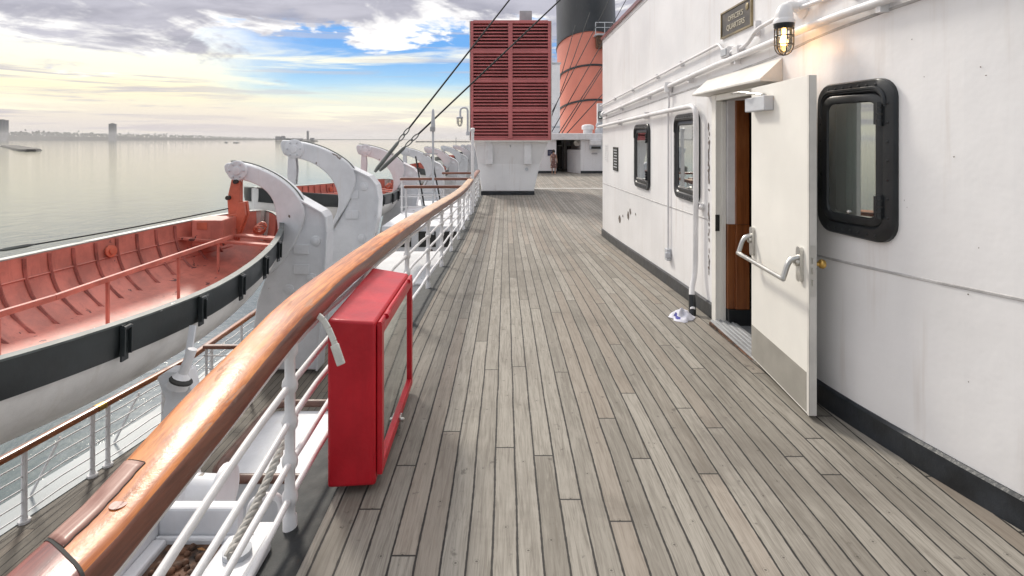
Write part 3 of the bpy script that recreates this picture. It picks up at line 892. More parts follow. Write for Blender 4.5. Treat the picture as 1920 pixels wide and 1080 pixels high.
for h, r_ in ((.655, .057), (.60, .057)):
    mb.tube([(LX.x + math.cos(6.283 * i / 20) * r_, LX.y + math.sin(6.283 * i / 20) * r_, EYE + h) for i in range(20)], .0038, 6, closed=True)
mb.build('cage', M['black'], lamp, smooth=50)
mb = MB(); mb.lathe((LX.x, LX.y, EYE), [(.049, .72), (.049, .60), (.044, .572), (.028, .552), (.002, .546)], 18)
mb.build('glass_globe', M['lampglass'], lamp, smooth=60)
mb = MB(); mb.lathe((LX.x, LX.y, EYE), [(.012, .70), (.012, .665), (.018, .65), (.024, .62), (.019, .60), (.002, .593)], 12)
mb.build('bulb', M['bulb'], lamp, smooth=60)
pl_ = bpy.data.lights.new('lamp_light', 'POINT'); pl_.energy = .75; pl_.color = (1, .50, .20); pl_.shadow_soft_size = .02
po = bpy.data.objects.new('lamp_light', pl_); COL.objects.link(po); po.parent = lamp; po.location = Vector((LX.x + .0, LX.y, EYE + .575)) - lamp.location

# plaque
sign = thing('wall_plaque', 'bronze plaque lettered officers quarters high on the white wall', 'plaque', wm(4.77, EYE + .9, 0))
u0, u1, v0, v1 = 4.455, 5.085, EYE + .895, EYE + 1.13
mb = MB(lambda p: wm(*p)).box(u0 + .012, u1 - .012, v0 + .012, v1 - .012, 0, .012)
mb.build('plate', M['plaque'], sign, smooth=0)
mb = MB(lambda p: wm(*p))
for a in (u0, u1 - .014): mb.box(a, a + .014, v0, v1, 0, .02)
for a in (v0, v1 - .014): mb.box(u0 + .014, u1 - .014, a, a + .014, 0, .019)
mb.build('rim', M['plaque_rim'], sign, smooth=0)


def text_mesh(body, size, fn, name, mat, parent, depth=.003, sx=1.):
    c = bpy.data.curves.new(name, 'FONT'); c.body = body; c.size = size; c.align_x = 'CENTER'; c.align_y = 'CENTER'; c.extrude = depth / 2; c.resolution_u = 3
    o = bpy.data.objects.new(name, c); COL.objects.link(o)
    dg = bpy.context.evaluated_depsgraph_get(); dg.update()
    me = bpy.data.meshes.new_from_object(o.evaluated_get(dg))
    vs = [tuple(v.co) for v in me.vertices]; fs = [list(p.vertices) for p in me.polygons]
    bpy.data.objects.remove(o); bpy.data.curves.remove(c); bpy.data.meshes.remove(me)
    mb = MB(lambda p: fn(p[0] * sx, p[1], p[2])); mb.add(vs, fs)
    return mb.build(name, mat, parent, smooth=0)


uc, vc = (u0 + u1) / 2, (v0 + v1) / 2
text_mesh("OFFICER'S", .066, lambda a, b, c_: wm(uc - a, vc + .030 + b, .014 + c_), 'lettering', M['letters'], sign, sx=1.05)
text_mesh("QUARTERS", .066, lambda a, b, c_: wm(uc + .0 - a, vc - .045 + b, .014 + c_), 'lettering', M['letters'], sign, sx=1.15)
mb = MB(lambda p: wm(*p)); mb.lathe((u0 + .085, vc + .055, .012), [(.030, 0), (.030, .004), (.02, .008)], 12, (0, 0, 1))
mb.build('crest', M['plaque_rim'], sign, smooth=40)

# notices near the far corner of the wall
u = 1.97 * 1050 / (1155 - 948)
z_ = EYE - (298 - EY) * u / 1050
nt = thing('notice_board', 'narrow dark notice plate on the white wall near its far corner', 'notice', wm(u, z_, 0))
mb = MB(lambda p: wm(*p)).box(u - .21, u + .21, z_ - .21, z_ + .21, 0, .015); mb.build('board', M['dark'], nt, smooth=0)
mb = MB(lambda p: wm(*p))
for i in range(7): mb.box(u - .15, u + .15 - .03 * (i % 3), z_ + .15 - .05 * i, z_ + .165 - .05 * i, .0155, .0165)
mb.build('print', M['greypaint'], nt, smooth=0)
u = 1.97 * 1050 / (1137 - 948)
z_ = EYE - (287 - EY) * u / 1050
nt = thing('paper_notice', 'pale lined notice on the white wall at its far edge', 'notice', wm(u, z_, 0))
mb = MB(lambda p: wm(*p)).box(u - .17, u + .17, z_ - .17, z_ + .17, 0, .006); mb.build('sheet', M['white'], nt, smooth=0)
mb = MB(lambda p: wm(*p))
for i in range(8): mb.box(u - .13, u + .13 - .04 * (i % 2), z_ + .13 - .038 * i, z_ + .14 - .038 * i, .0065, .0075)
mb.build('print', M['grey'], nt, smooth=0)

# crumpled cloth on the deck
mb = MB(); r3 = random.Random(5)
c0 = P(1278, 590, 5.30); c0.z = deck_z(5.3)
n, mrings = 22, 9
vs = []
for i in range(mrings + 1):
    for j in range(n):
        a = 6.283 * j / n; f = i / mrings
        rr = f * (.115 + .02 * math.sin(3 * a + 1) + .014 * math.sin(7 * a))
        hz = (.062 * (1 - f ** 1.6) * (1 + .5 * math.sin(2 * a + 4 * f)) + r3.uniform(-.008, .014) * (1 - f) + .006)
        vs.append((c0.x + rr * math.cos(a), c0.y + rr * 1.0 * math.sin(a), c0.z + max(.003, hz)))
mb.add(vs, [(i * n + j, i * n + (j + 1) % n, (i + 1) * n + (j + 1) % n, (i + 1) * n + j) for i in range(mrings) for j in range(n)])
cl = mb.build('crumpled_cloth', [M['cloth'], M['clothblue']], smooth=80, org=c0)
for p in cl.data.polygons:
    if (p.index // n) in (5, 6) and (p.index % n) in (0, 1, 2, 11, 12, 13, 14): p.material_index = 1
tag(cl, 'crumpled white and blue cloth lying on the deck by the pipe foot', 'cloth')
# ------------------------------------------------------------------ main railing
RL = -.93
DIP = [(.3, .17), (1.3, .145), (1.6, .105), (1.92, .065), (2.4, .015), (2.8, 0), (60, 0)]
END = 19.45


def rz(y): return deck_z(y) - lerp_tab(DIP, y)


rail = thing('deck_railing', 'long white bar railing with broad varnished wooden handrail along the deck edge', 'railing', (RL, 2.4, 0))
HW, HH = .085, .047                               # half width and half height of the handrail


def rail_rings(ys_, cx, zf, hw, hh, sk=0.):
    rings = []
    for y in ys_:
        zc = zf(y); pl = []
        for k_ in range(28):
            a = 2 * math.pi * k_ / 28
            ca, sa = math.cos(a), math.sin(a)
            e = .34
            x_ = math.copysign(abs(ca) ** e, ca) * hw; z_ = math.copysign(abs(sa) ** e, sa) * hh
            if z_ > 0: z_ = z_ * .9 + hh * .15 * (1 - (x_ / hw) ** 2)
            yk = y - .62 * x_ * sk * min(1, max(0, (1.75 - y) / .5))
            pl.append((cx + x_ + .0025 * math.sin(y * 7 + 2) * (1 if ca > 0 else -1), yk, zc + z_))
        rings.append(pl)
    return rings


def hz(y): return rz(y) + .875


JY = 1.185                                         # scarf joint near the photographer
RC = RL - .006
mb = MB()
yy_ = [JY + .004 + .05 * i for i in range(40)] + [3.2 + .25 * i for i in range(47)] + [15.0]


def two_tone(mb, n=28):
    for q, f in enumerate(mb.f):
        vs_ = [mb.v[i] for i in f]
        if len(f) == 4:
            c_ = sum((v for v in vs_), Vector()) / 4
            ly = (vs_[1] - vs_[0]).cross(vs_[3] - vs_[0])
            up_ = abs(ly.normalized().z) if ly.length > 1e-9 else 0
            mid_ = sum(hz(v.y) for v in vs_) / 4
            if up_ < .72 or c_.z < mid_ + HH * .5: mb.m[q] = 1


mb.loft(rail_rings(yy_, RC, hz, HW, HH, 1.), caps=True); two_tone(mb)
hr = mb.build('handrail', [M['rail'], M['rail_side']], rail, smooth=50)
mb = MB(); mb.loft(rail_rings([.45 + .1 * i for i in range(7)] + [JY - .003], RC, hz, HW, HH, 1.), caps=True)
mb.build('handrail_section', M['rail_dark'], rail, smooth=50)


def top(x_, y):
    f_ = min(1, max(0, abs(x_ - RC) / HW)); sa = (1 - f_ ** (2 / .34)) ** .17
    return hz(y) + HH * (sa * .9 + .15 * (1 - f_ * f_)) + .001


def skew(x_, y): return y - .62 * (x_ - RC) * min(1, max(0, (1.75 - y) / .5))


mb = MB()
rows = []
xe = lambda i: .0012 * math.sin(i * 2.1) + .0008 * math.sin(i * 5.3)
for i in range(17):
    y = JY + .005 + .27 * i / 16
    rows.append([(x_, skew(x_, y), top(x_, y)) for x_ in (RC - .074, RC - .066, RC - .05, RC - .03, RC - .008 + xe(i))])
mb.loft(rows, closed=False)
pt = mb.build('repair_patch', M['rail_patch'], hr, smooth=40)
so_ = pt.modifiers.new('thick', 'SOLIDIFY'); so_.thickness = .003; so_.offset = 0
mb = MB()
mb.tube([(RC - .006 + xe(i), skew(RC - .006, JY + .005 + .27 * i / 16), top(RC - .006, JY + .005 + .27 * i / 16)) for i in range(17)] + [(x_, skew(x_, JY + .278), top(x_, JY + .278)) for x_ in (RC - .01, RC - .03, RC - .05, RC - .065)], .0014, 5)
mb.build('patch_joint', M['dark'], hr, smooth=0)
px_ = RC + .020
mb = MB(); mb.lathe((px_, skew(px_, 1.335), top(px_, 1.335) - .002), [(.019, 0), (.019, .0016)], 18)
mb.build('plug', M['rail_patch'], hr, smooth=0)
mb = MB(); mb.loft(rail_rings([JY - .004, JY + .005], RC, hz, HW + .0012, HH + .0012, 1.))
mb.build('scarf_joint', M['dark'], hr, smooth=30)
# second length of handrail up to the ventilator
mb = MB(); mb.loft(rail_rings([15.55 + .25 * i for i in range(16)], RL - .02, lambda y: hz(y), HW * .8, HH * .8), caps=True)
mb.build('handrail_section', M['rail_patch'], rail, smooth=50)
BH = [.755, .60, .44, .27, .115]
for h in BH:
    mb = MB()
    pts = []
    y = .6
    k_ = 0
    while y < 15.0:
        pts.append((RL + .004 * math.sin(y * 2.3 + h * 9), y, rz(y) + h + .006 * math.sin(y * 4.4 + h * 20)))
        y += .18 if y < 3.5 else .5
    mb.tube(pts, .0145, 8)
    mb.build('rail_bar', M['white'], rail, smooth=60)
    mb = MB(); mb.tube([(RL - .02, y_, rz(y_) + h) for y_ in (15.5, 17, 18.3, END)], .0145, 6)
    mb.build('rail_bar', M['white'], rail, smooth=60)


def post(y, foot=-.08):
    mb = MB()
    z0 = rz(y)
    prof = [(.030, deck_z(y) - .10), (.030, deck_z(y) + .02), (.023, deck_z(y) + .03)]
    last = deck_z(y) + .03
    for h in sorted(BH):
        c_ = z0 + h
        if c_ - .036 > last:
            prof += [(.022, c_ - .036)]
        prof += [(.031, c_ - .020), (.034, c_), (.031, c_ + .020), (.022, c_ + .036)]
        last = c_ + .036
    prof.append((.022, z0 + .84))
    mb.lathe((RL, y, 0), prof, 12)
    return mb.build('post', M['white'], rail, smooth=50)


y = .98
while y < END:
    if not (14.6 < y < 15.5): post(y)
    y += 1.435
post(14.95); post(15.5); post(END)
mb = MB().tube([(RL + .03, 15.25, deck_z(15) - .1), (RL + .03, 15.25, EYE + .17)], .042, 8)
mb.lathe((RL + .03, 15.25, EYE + .17), [(.05, 0), (.06, .04), (.06, .09), (.03, .11)], 10)
st = mb.build('tall_post', M['white'], smooth=50, org=(RL + .03, 15.25, deck_z(15)))
tag(st, 'tall white post rising above the far end of the handrail', 'post')

# ------------------------------------------------------------------ red cabinet on the railing
cab = thing('deck_cabinet', 'bright red cabinet with glazed door hung against the railing', 'cabinet', (-.72, 3.1, 0))
zc0, zc1 = .035, .80
mb = MB()
A = [(-.822, 2.58), (-.605, 2.60), (-.640, 3.70), (-.875, 3.68)]
def cbz(u, v, w): return (u, v, w)
vs = [(x_, y_, zc0) for x_, y_ in A] + [(A[0][0], A[0][1], .815), (A[1][0], A[1][1], .795), (A[2][0], A[2][1], .755), (A[3][0], A[3][1], .80)]
mb.add(vs, [(0, 3, 2, 1), (4, 5, 6, 7), (0, 1, 5, 4), (1, 2, 6, 5), (2, 3, 7, 6), (3, 0, 4, 7)])
body = mb.build('body', M['red'], cab, smooth=30, bevel=.014, segs=3)
f0 = Vector((A[1][0], A[1][1], 0)); f1 = Vector((A[2][0], A[2][1], 0)); fd = (f1 - f0).normalized(); fn_ = Vector((fd.y, -fd.x, 0)); FL = (f1 - f0).length
def fm(s, v, w): return f0 + fd * s + fn_ * w + Vector((0, 0, v - .035 * s))
mb = MB(lambda p: fm(*p))
a0, a1, b0, b1 = .02, FL - .02, .075, .775
for q in ((a0, a0 + .05, b0, b1), (a1 - .05, a1, b0, b1), (a0 + .05, a1 - .05, b0, b0 + .05), (a0 + .05, a1 - .05, b1 - .05, b1)):
    mb.box(q[0], q[1], q[2], q[3], .003, .028)
dr = mb.build('cabinet_door', M['red'], cab, smooth=0, bevel=.004)
mb = MB(lambda p: fm(*p)); mb.box(a0 + .045, a1 - .045, b0 + .045, b1 - .045, .008, .012)
mb.build('door_glass', M['glass_dark'], dr, smooth=0)
mb = MB(lambda p: fm(*p)); mb.box(a0 + .05, a1 - .05, b0 + .05, b1 - .05, .0015, .003)
mb.build('dark_lining', M['dark'], dr, smooth=0)
mb = MB(lambda p: fm(*p)); mb.tube([(a0, b1 + .006, .016), (a1, b1 + .006, .016)], .011, 8)
mb.build('hinge', M['red'], dr, smooth=50)
for s0 in (.16, .86):
    mb = MB(lambda p: fm(*p)); mb.tube([(FL * s0 - .035, b1 + .007, .024), (FL * s0 + .035, b1 + .007, .024)], .015, 8); mb.build('hinge_barrel', M['red'], dr, smooth=50)
mb = MB(lambda p: fm(*p)); mb.box(FL * .5 - .03, FL * .5 + .03, b0 - .03, b0 + .035, .026, .036); mb.lathe((FL * .5, b0 + .012, .036), [(.012, 0), (.012, .012), (.005, .018)], 10, (0, 0, 1)); mb.build('latch', M['steel'], dr, smooth=40)
# white plastic strap from the handrail
mb = MB(); 
q = [P(597, 592, 2.50), P(606, 600, 2.48), P(616, 616, 2.46), P(626, 640, 2.44), P(634, 668, 2.43)]
for a, b_ in zip(q, q[1:]): mb.bar(a, b_, .027, .008, (0, -1, .2))
sp_ = mb.build('plastic_strap', M['plastic'], smooth=0, bevel=.003, org=q[0])
tag(sp_, 'white plastic strap hanging from the handrail over the red cabinet', 'strap')
mb = MB(); mb.bar(P(627, 646, 2.435), P(640, 684, 2.42), .036, .018, (0, -1, .2))
mb.build('buckle', M['plastic'], sp_, smooth=0, bevel=.004)

# ------------------------------------------------------------------ ship's side, lower deck
LD = -3.15
mb = MB().box(-6.1, -.9, -2, 95, LD - .14, LD); tag(mb.build('lower_deck', M['deck2'], smooth=0), kind='structure')
M['ledge'] = paint('pale_ledge', (.33, .37, .39), .5, var=.08, vs=1, bump=.3, chips=(.2, .18, .16), chip_t=.84)
def lrx(y): return -6.08 + .16 * min(3.2, max(-2, y - 6.6))


mb = MB()
q_ = [-2, 2, 4.6, 6.6, 8.2, 9.8, 20, 95]
mb.loft([[(lrx(y) - .62, y, LD - .2), (lrx(y) - .62, y, LD + .012), (lrx(y) - .03, y, LD + .012), (lrx(y) - .03, y, LD - .02)] for y in q_], closed=False)
tag(mb.build('lower_waterway', M['ledge'], smooth=0), kind='structure')
mb = MB()
mb.box(-1.0, -.9, -2, 60, -3.2, -.42)
for i in range(len(ys) - 1):
    a, b_ = ys[i], ys[i + 1]
    mb.add([(-1.02, a, deck_z(a) - .05), (-1.02, b_, deck_z(b_) - .05), (-1.02, b_, -.9), (-1.02, a, -.9)], [(0, 1, 2, 3)])
mb.loft([[(lrx(y) - .61, y, WATER_Z - 2), (lrx(y) - .61, y, LD - .15), (20, y, LD - .16), (20, y, WATER_Z - 2)] for y in q_], caps=True)
hull = mb.build('ship_hull', M['white_old'], smooth=0, org=(0, 10, WATER_Z))
tag(hull, 'white plated side of the ship below the decks', 'ship hull')

# lower railing outboard
lr = thing('boat_deck_railing', 'lower railing with dark varnished handrail and wire bars beneath the lifeboat', 'railing', (-5.9, 8, LD))
mb = MB()
LH = .93
mb.loft([[(v[0] + lrx(v[1]), v[1], v[2]) for v in r_] for r_ in rail_rings([3 + .4 * i for i in range(26)], 0, lambda y: LD + LH, .055, .04)], caps=True)
mb.build('handrail', M['rail2'], lr, smooth=50)
mb = MB(); mb.loft([[(v[0] + lrx(v[1]), v[1], v[2]) for v in r_] for r_ in rail_rings([8.0, 8.13], 0, lambda y: LD + LH, .058, .043)]); mb.build('brass_band', M['brass'], lr, smooth=40)
for h in (.13, .29, .45, .61, .77):
    mb = MB(); mb.tube([(lrx(3 + i * .5), 3 + i * .5, LD + h - .012 * (i % 3)) for i in range(21)], .010, 6); mb.build('rail_bar', M['white'], lr, smooth=50)
for y in (4.3, 5.7, 7.0, 7.95, 8.2, 9.25, 9.45, 10.6, 11.8, 12.8):
    mb = MB(); mb.lathe((lrx(y), y, LD), [(.07, 0), (.07, .03), (.04, .04), (.032, .08), (.032, LH - .03)], 8); mb.build('post', M['white'], lr, smooth=40)
for y in (7.5, 8.8):
    mb = MB(); mb.tube([(lrx(y) - .03, y, LD + .8), (lrx(y) - .42, y, LD + .02)], .018, 6); mb.build('stay', M['white'], lr, smooth=40)

# crosswise railings down there
def cross_rail(name, label, y, x0, x1, z0, h, nb, wood, group=None):
    r_ = thing(name, label, 'railing', ((x0 + x1) / 2, y, z0), group)
    mb = MB(); mb.bar((x0, y, z0 + h), (x1, y, z0 + h), .10, .07); mb.build('handrail', wood, r_, smooth=0, bevel=.02)
    n = max(2, int(abs(x1 - x0) / .95) + 1)
    for i in range(n):
        x_ = x0 + .05 + (x1 - x0 - .1) * i / (n - 1)
        mb = MB(); mb.tube([(x_, y, z0), (x_, y, z0 + h)], .024, 8); mb.build('post', M['white'], r_, smooth=40)
    for k_ in range(nb):
        zz_ = z0 + h * (k_ + .6) / (nb + .3)
        mb = MB(); mb.tube([(x0, y, zz_), (x1, y, zz_)], .013, 6); mb.build('rail_bar', M['white'], r_, smooth=40)
    return r_


gz = deck_z(15)
mb = MB().box(-2.85, -1.0, 12.9, 15.2, gz - .14, gz - .02)
pf = mb.build('gangway_platform', M['white_old'], smooth=0, bevel=.01, org=(-1.9, 14, gz - .02))
tag(pf, 'white platform jutting outboard between the two crosswise wooden rails', 'platform')
cross_rail('gangway_railing', 'farther of the two crosswise wooden rails beside the tall pole', 15.1, -2.85, -1.0, gz - .02, .93, 3, M['rail_x'])
cross_rail('gangway_railing', 'nearer and shorter of the two crosswise wooden rails beside the tall pole', 13.0, -2.36, -1.0, gz - .02, .90, 3, M['rail_x'])
cross_rail('landing_railing', 'short crosswise rail at the ventilator, past the tall white post', 17.6, -2.0, -1.0, gz - .02, .93, 3, M['rail_x'])
cross_rail('lower_gate_rail', 'brown topped gate rail on the lower deck behind the near handrail', 10.2, -5.5, -4.6, LD, 1.0, 4, M['rail_x'])
cross_rail('lower_gate_rail', 'brown topped lower deck rail below the second davit', 16.5, -4.4, -2.9, LD, 1.0, 4, M['rail_x'])

# pole with pointed head
mb = MB(); p0 = P(812, 440, 14.0); p1 = P(812, 290, 14); p2 = P(812, 236, 14); p3 = P(812, 204, 14)
mb.tube([p0, p1, p2], .028, 8); mb.tube([p2 - Vector((0, 0, .05)), p2 + Vector((0, 0, .02)), p3 - Vector((0, 0, .04)), p3], [.05, .055, .03, .01], 8)
po_ = mb.build('signal_pole', M['greypaint'], smooth=50, org=p0)
tag(po_, 'slim grey pole with a pointed head rising from the gangway', 'pole')
mb = MB(); mb.box(p2.x - .07, p2.x + .05, p2.y - .06, p2.y + .06, p2.z - .14, p2.z - .02); mb.build('junction', M['grey'], po_, smooth=0, bevel=.01)
mb = MB(); zq = P(812, 288, 14).z; mb.bar((p1.x - .19, 14, zq), (p1.x + .12, 14, zq), .03, .03); mb.build('crossbar', M['greypaint'], po_, smooth=0)

# companion ladder
ld_ = thing('companion_ladder', 'steep ladder with dark handrails leading down beside the gangway', 'ladder', P(795, 430, 15.6))
a, b_ = P(783, 332, 16.2), P(800, 420, 15.2)
for dx in (-.0, .45):
    mb = MB(); o_ = Vector((dx, 0, 0)); mb.bar(a + o_, b_ + o_, .05, .14); mb.build('stringer', M['greypaint'], ld_, smooth=0)
    mb = MB(); mb.tube([a + o_ + Vector((0, -.35, .6)), b_ + o_ + Vector((0, -.45, .55))], .022, 6); mb.build('ladder_rail', M['cable'], ld_, smooth=40)
for i in range(7):
    c_ = a.lerp(b_, (i + .5) / 7); mb = MB().box(c_.x, c_.x + .45, c_.y - .12, c_.y + .12, c_.z - .015, c_.z + .015); mb.build('tread', M['greypaint'], ld_, smooth=0)

# white lockers on the lower deck
def locker(label, x0, x1, y0, y1, z1, slots):
    t_ = thing('deck_locker', label, 'locker', ((x0 + x1) / 2, (y0 + y1) / 2, LD))
    mb = MB().box(x0, x1, y0, y1, LD, z1); mb.build('body', M['white_old'], t_, smooth=0, bevel=.03)
    mb = MB().box(x0 - .04, x1 + .04, y0 - .04, y1 + .04, z1 + .002, z1 + .05); mb.build('lid', M['white_old'], t_, smooth=0, bevel=.015)
    for i in range(slots):
        w_ = (x1 - x0) / slots
        mb = MB().box(x0 + w_ * i + w_ * .15, x0 + w_ * (i + .85), y0 - .02, y0 - .004, z1 - .75, z1 - .25); mb.build('louvre_panel', M['dark'], t_, smooth=0)
    return t_


lk = locker('white lower deck locker with a brown pipe rail along its edge, under the near handrail', -3.02, -1.5, 5.95, 7.4, -2.02, 0)
mb = MB(); mb.tube(arc_path([(-1.5, 5.84, -1.90), (-3.1, 5.84, -1.90), (-3.1, 7.5, -1.90), (-1.5, 7.5, -1.90)], .25), .05, 8); mb.build('pipe_rail', M['pipe_brown'], lk, smooth=50)
locker('wide white lower deck house seen through the railing past the red cabinet', -3.4, -1.4, 12.4, 15.8, -1.6, 3)
locker('white lower deck house with dark openings seen through the far railing bars', -3.6, -1.3, 17.5, 24, -1.0, 3)

# winch below the near handrail
wn = thing('deck_winch', 'white rusting winch housing below the near end of the handrail', 'winch', (-1.3, 2.0, -.1))
wx = lambda p: (p[0] + .02, p[1] + .34, p[2] - .15)
mb = MB(wx).box(-1.165, -.985, 1.62, 1.98, -.14, .165); mb.build('side_housing', M['white_old'], wn, smooth=0, bevel=.02)
mb = MB(wx)
mb.box(-1.62, -1.205, 1.60, 2.20, -.14, .02)
mb.box(-1.62, -1.56, 1.60, 2.20, .02, .20); mb.box(-1.56, -1.205, 2.14, 2.20, .02, .16); mb.box(-1.56, -1.205, 1.60, 1.64, .02, .12)
tr = mb.build('tray', M['white_old'], wn, smooth=0, bevel=.012)
mb = MB(wx).box(-1.56, -1.215, 1.645, 1.83, .0, .045); mb.box(-1.56, -1.215, 2.11, 2.135, .0, .05); mb.box(-1.56, -1.50, 1.83, 2.11, .0, .05); mb.box(-1.245, -1.215, 1.83, 2.11, .0, .05); mb.build('coaming', M['white_old'], tr, smooth=0, bevel=.012)
mb = MB(wx).box(-1.495, -1.25, 1.835, 2.105, .021, .026)
r4 = random.Random(2)
for i in range(26):
    x_, y_ = r4.uniform(-1.47, -1.28), r4.uniform(1.86, 2.08); r_ = r4.uniform(.010, .022)
    mb.lathe((x_, y_, .028), [(r_, 0), (r_ * r4.uniform(.8, 1), r_ * .5), (r_ * .5, r_ * .9), (.002, r_)], 7)
mb.build('rust_bed', M['rust'], tr, smooth=60)
mb = MB(wx); mb.lathe((-1.60, 2.42, .06), [(.03, 0), (.10, .0), (.115, .02), (.08, .04), (.075, .16), (.125, .18), (.125, .21), (.05, .22)], 20, (1, 0, 0)); mb.build('drum', M['white_old'], wn, smooth=40)
mb = MB(wx); mb.tube(arc_path([(-1.06, 2.26, -.2), (-1.06, 2.26, .15), (-1.19, 2.22, .15), (-1.19, 2.22, -.2)], .07), .017, 8); mb.build('hoop', M['white'], wn, smooth=50)
mb = MB(wx); mb.box(-1.66, -1.03, 1.55, 2.5, -.24, -.142); mb.build('foundation', M['white_old'], wn, smooth=0, bevel=.01)
mb = MB(wx); mb.lathe((-1.075, 1.86, .165), [(.055, 0), (.055, .02), (.02, .03)], 12); mb.build('cap', M['greypaint'], wn, smooth=40)
# twisted rope
mb = MB(); a, b_ = Vector((-1.0, 2.02, .14)), Vector((-.985, 2.62, .36)); d_ = (b_ - a).normalized(); s1 = d_.orthogonal().normalized(); s2 = d_.cross(s1)
for k_ in range(3):
    mb.tube([a + d_ * ((b_ - a).length * i / 60) + (s1 * math.cos(i * .62 + k_ * 2.094) + s2 * math.sin(i * .62 + k_ * 2.094)) * .009 + Vector((0, 0, -.03 * math.sin(math.pi * i / 60))) for i in range(61)], .0095, 6)
ro = mb.build('twisted_rope', M['rope'], smooth=60, org=a); tag(ro, 'grey twisted rope hanging behind the near railing bars', 'rope')

# boat gripe lever
gl_ = thing('gripe_lever', 'white lever fitting with a round pin standing beside the lifeboat', 'lever', P(330, 760, 6.2))
mb = MB(); fnc = lambda u, v, w: P(u, v, 6.2) + Vector((0, w, 0))
mb.prism([(303, 702), (322, 690), (360, 690), (368, 728), (350, 752), (340, 860), (335, 1000), (302, 1000), (306, 800), (318, 742)], fnc, -.09, .09); mb.build('cheek_plate', M['white_old'], gl_, smooth=0, bevel=.015)
mb = MB(); mb.lathe(P(340, 708, 6.1), [(.02, -.11), (.11, -.11), (.115, -.02), (.08, .02), (.05, .05), (.05, .32), (.02, .33)], 14, (.35, .1, 1)); mb.build('pin', M['white'], gl_, smooth=40)
mb = MB(); mb.lathe(P(340, 712, 6.05), [(.118, -.02), (.122, -.01), (.118, .0)], 16, (.35, .1, 1)); mb.build('ring', M['dark'], gl_, smooth=40)
mb = MB(); mb.lathe(P(320, 725, 6.1), [(.06, 0), (.06, .03), (.04, .04)], 12, (0, -1, 0)); mb.build('bolt', M['white_old'], gl_, smooth=40)
mb = MB(); mb.bar(P(348, 700, 6.2), P(362, 610, 6.4), .07, .03, (0, 1, 0)); mb.build('link', M['white_old'], gl_, smooth=0)
# ------------------------------------------------------------------ lifeboats
BL, BB, BD, BA = 5.29, 1.58, 7.08, 5.2
BC = Vector((-BL, BD, EYE - 1.78))


def bb(t, b=BB): return b * max(0., 1 - abs(t) ** 1.62) ** .562


def bsheer(t, x_=0.): return .263 * t * t - .082 * t - .08 * x_


def bdep(t): return 1.13 * (1 - .42 * abs(t) ** 3)


def hull_x(t, v, off=0.):
    d = bdep(t); k_ = min(1., max(0., v / d))
    return (bb(t) + off) * max(0., 1 - k_ ** 2.4) ** .42


def bpt(t, x_, v, lift=0.): return BC + Vector((x_, BA * t, bsheer(t, x_) - v + lift))


TS = [math.sin(R(-90 + 180 * i / 56)) for i in range(57)]


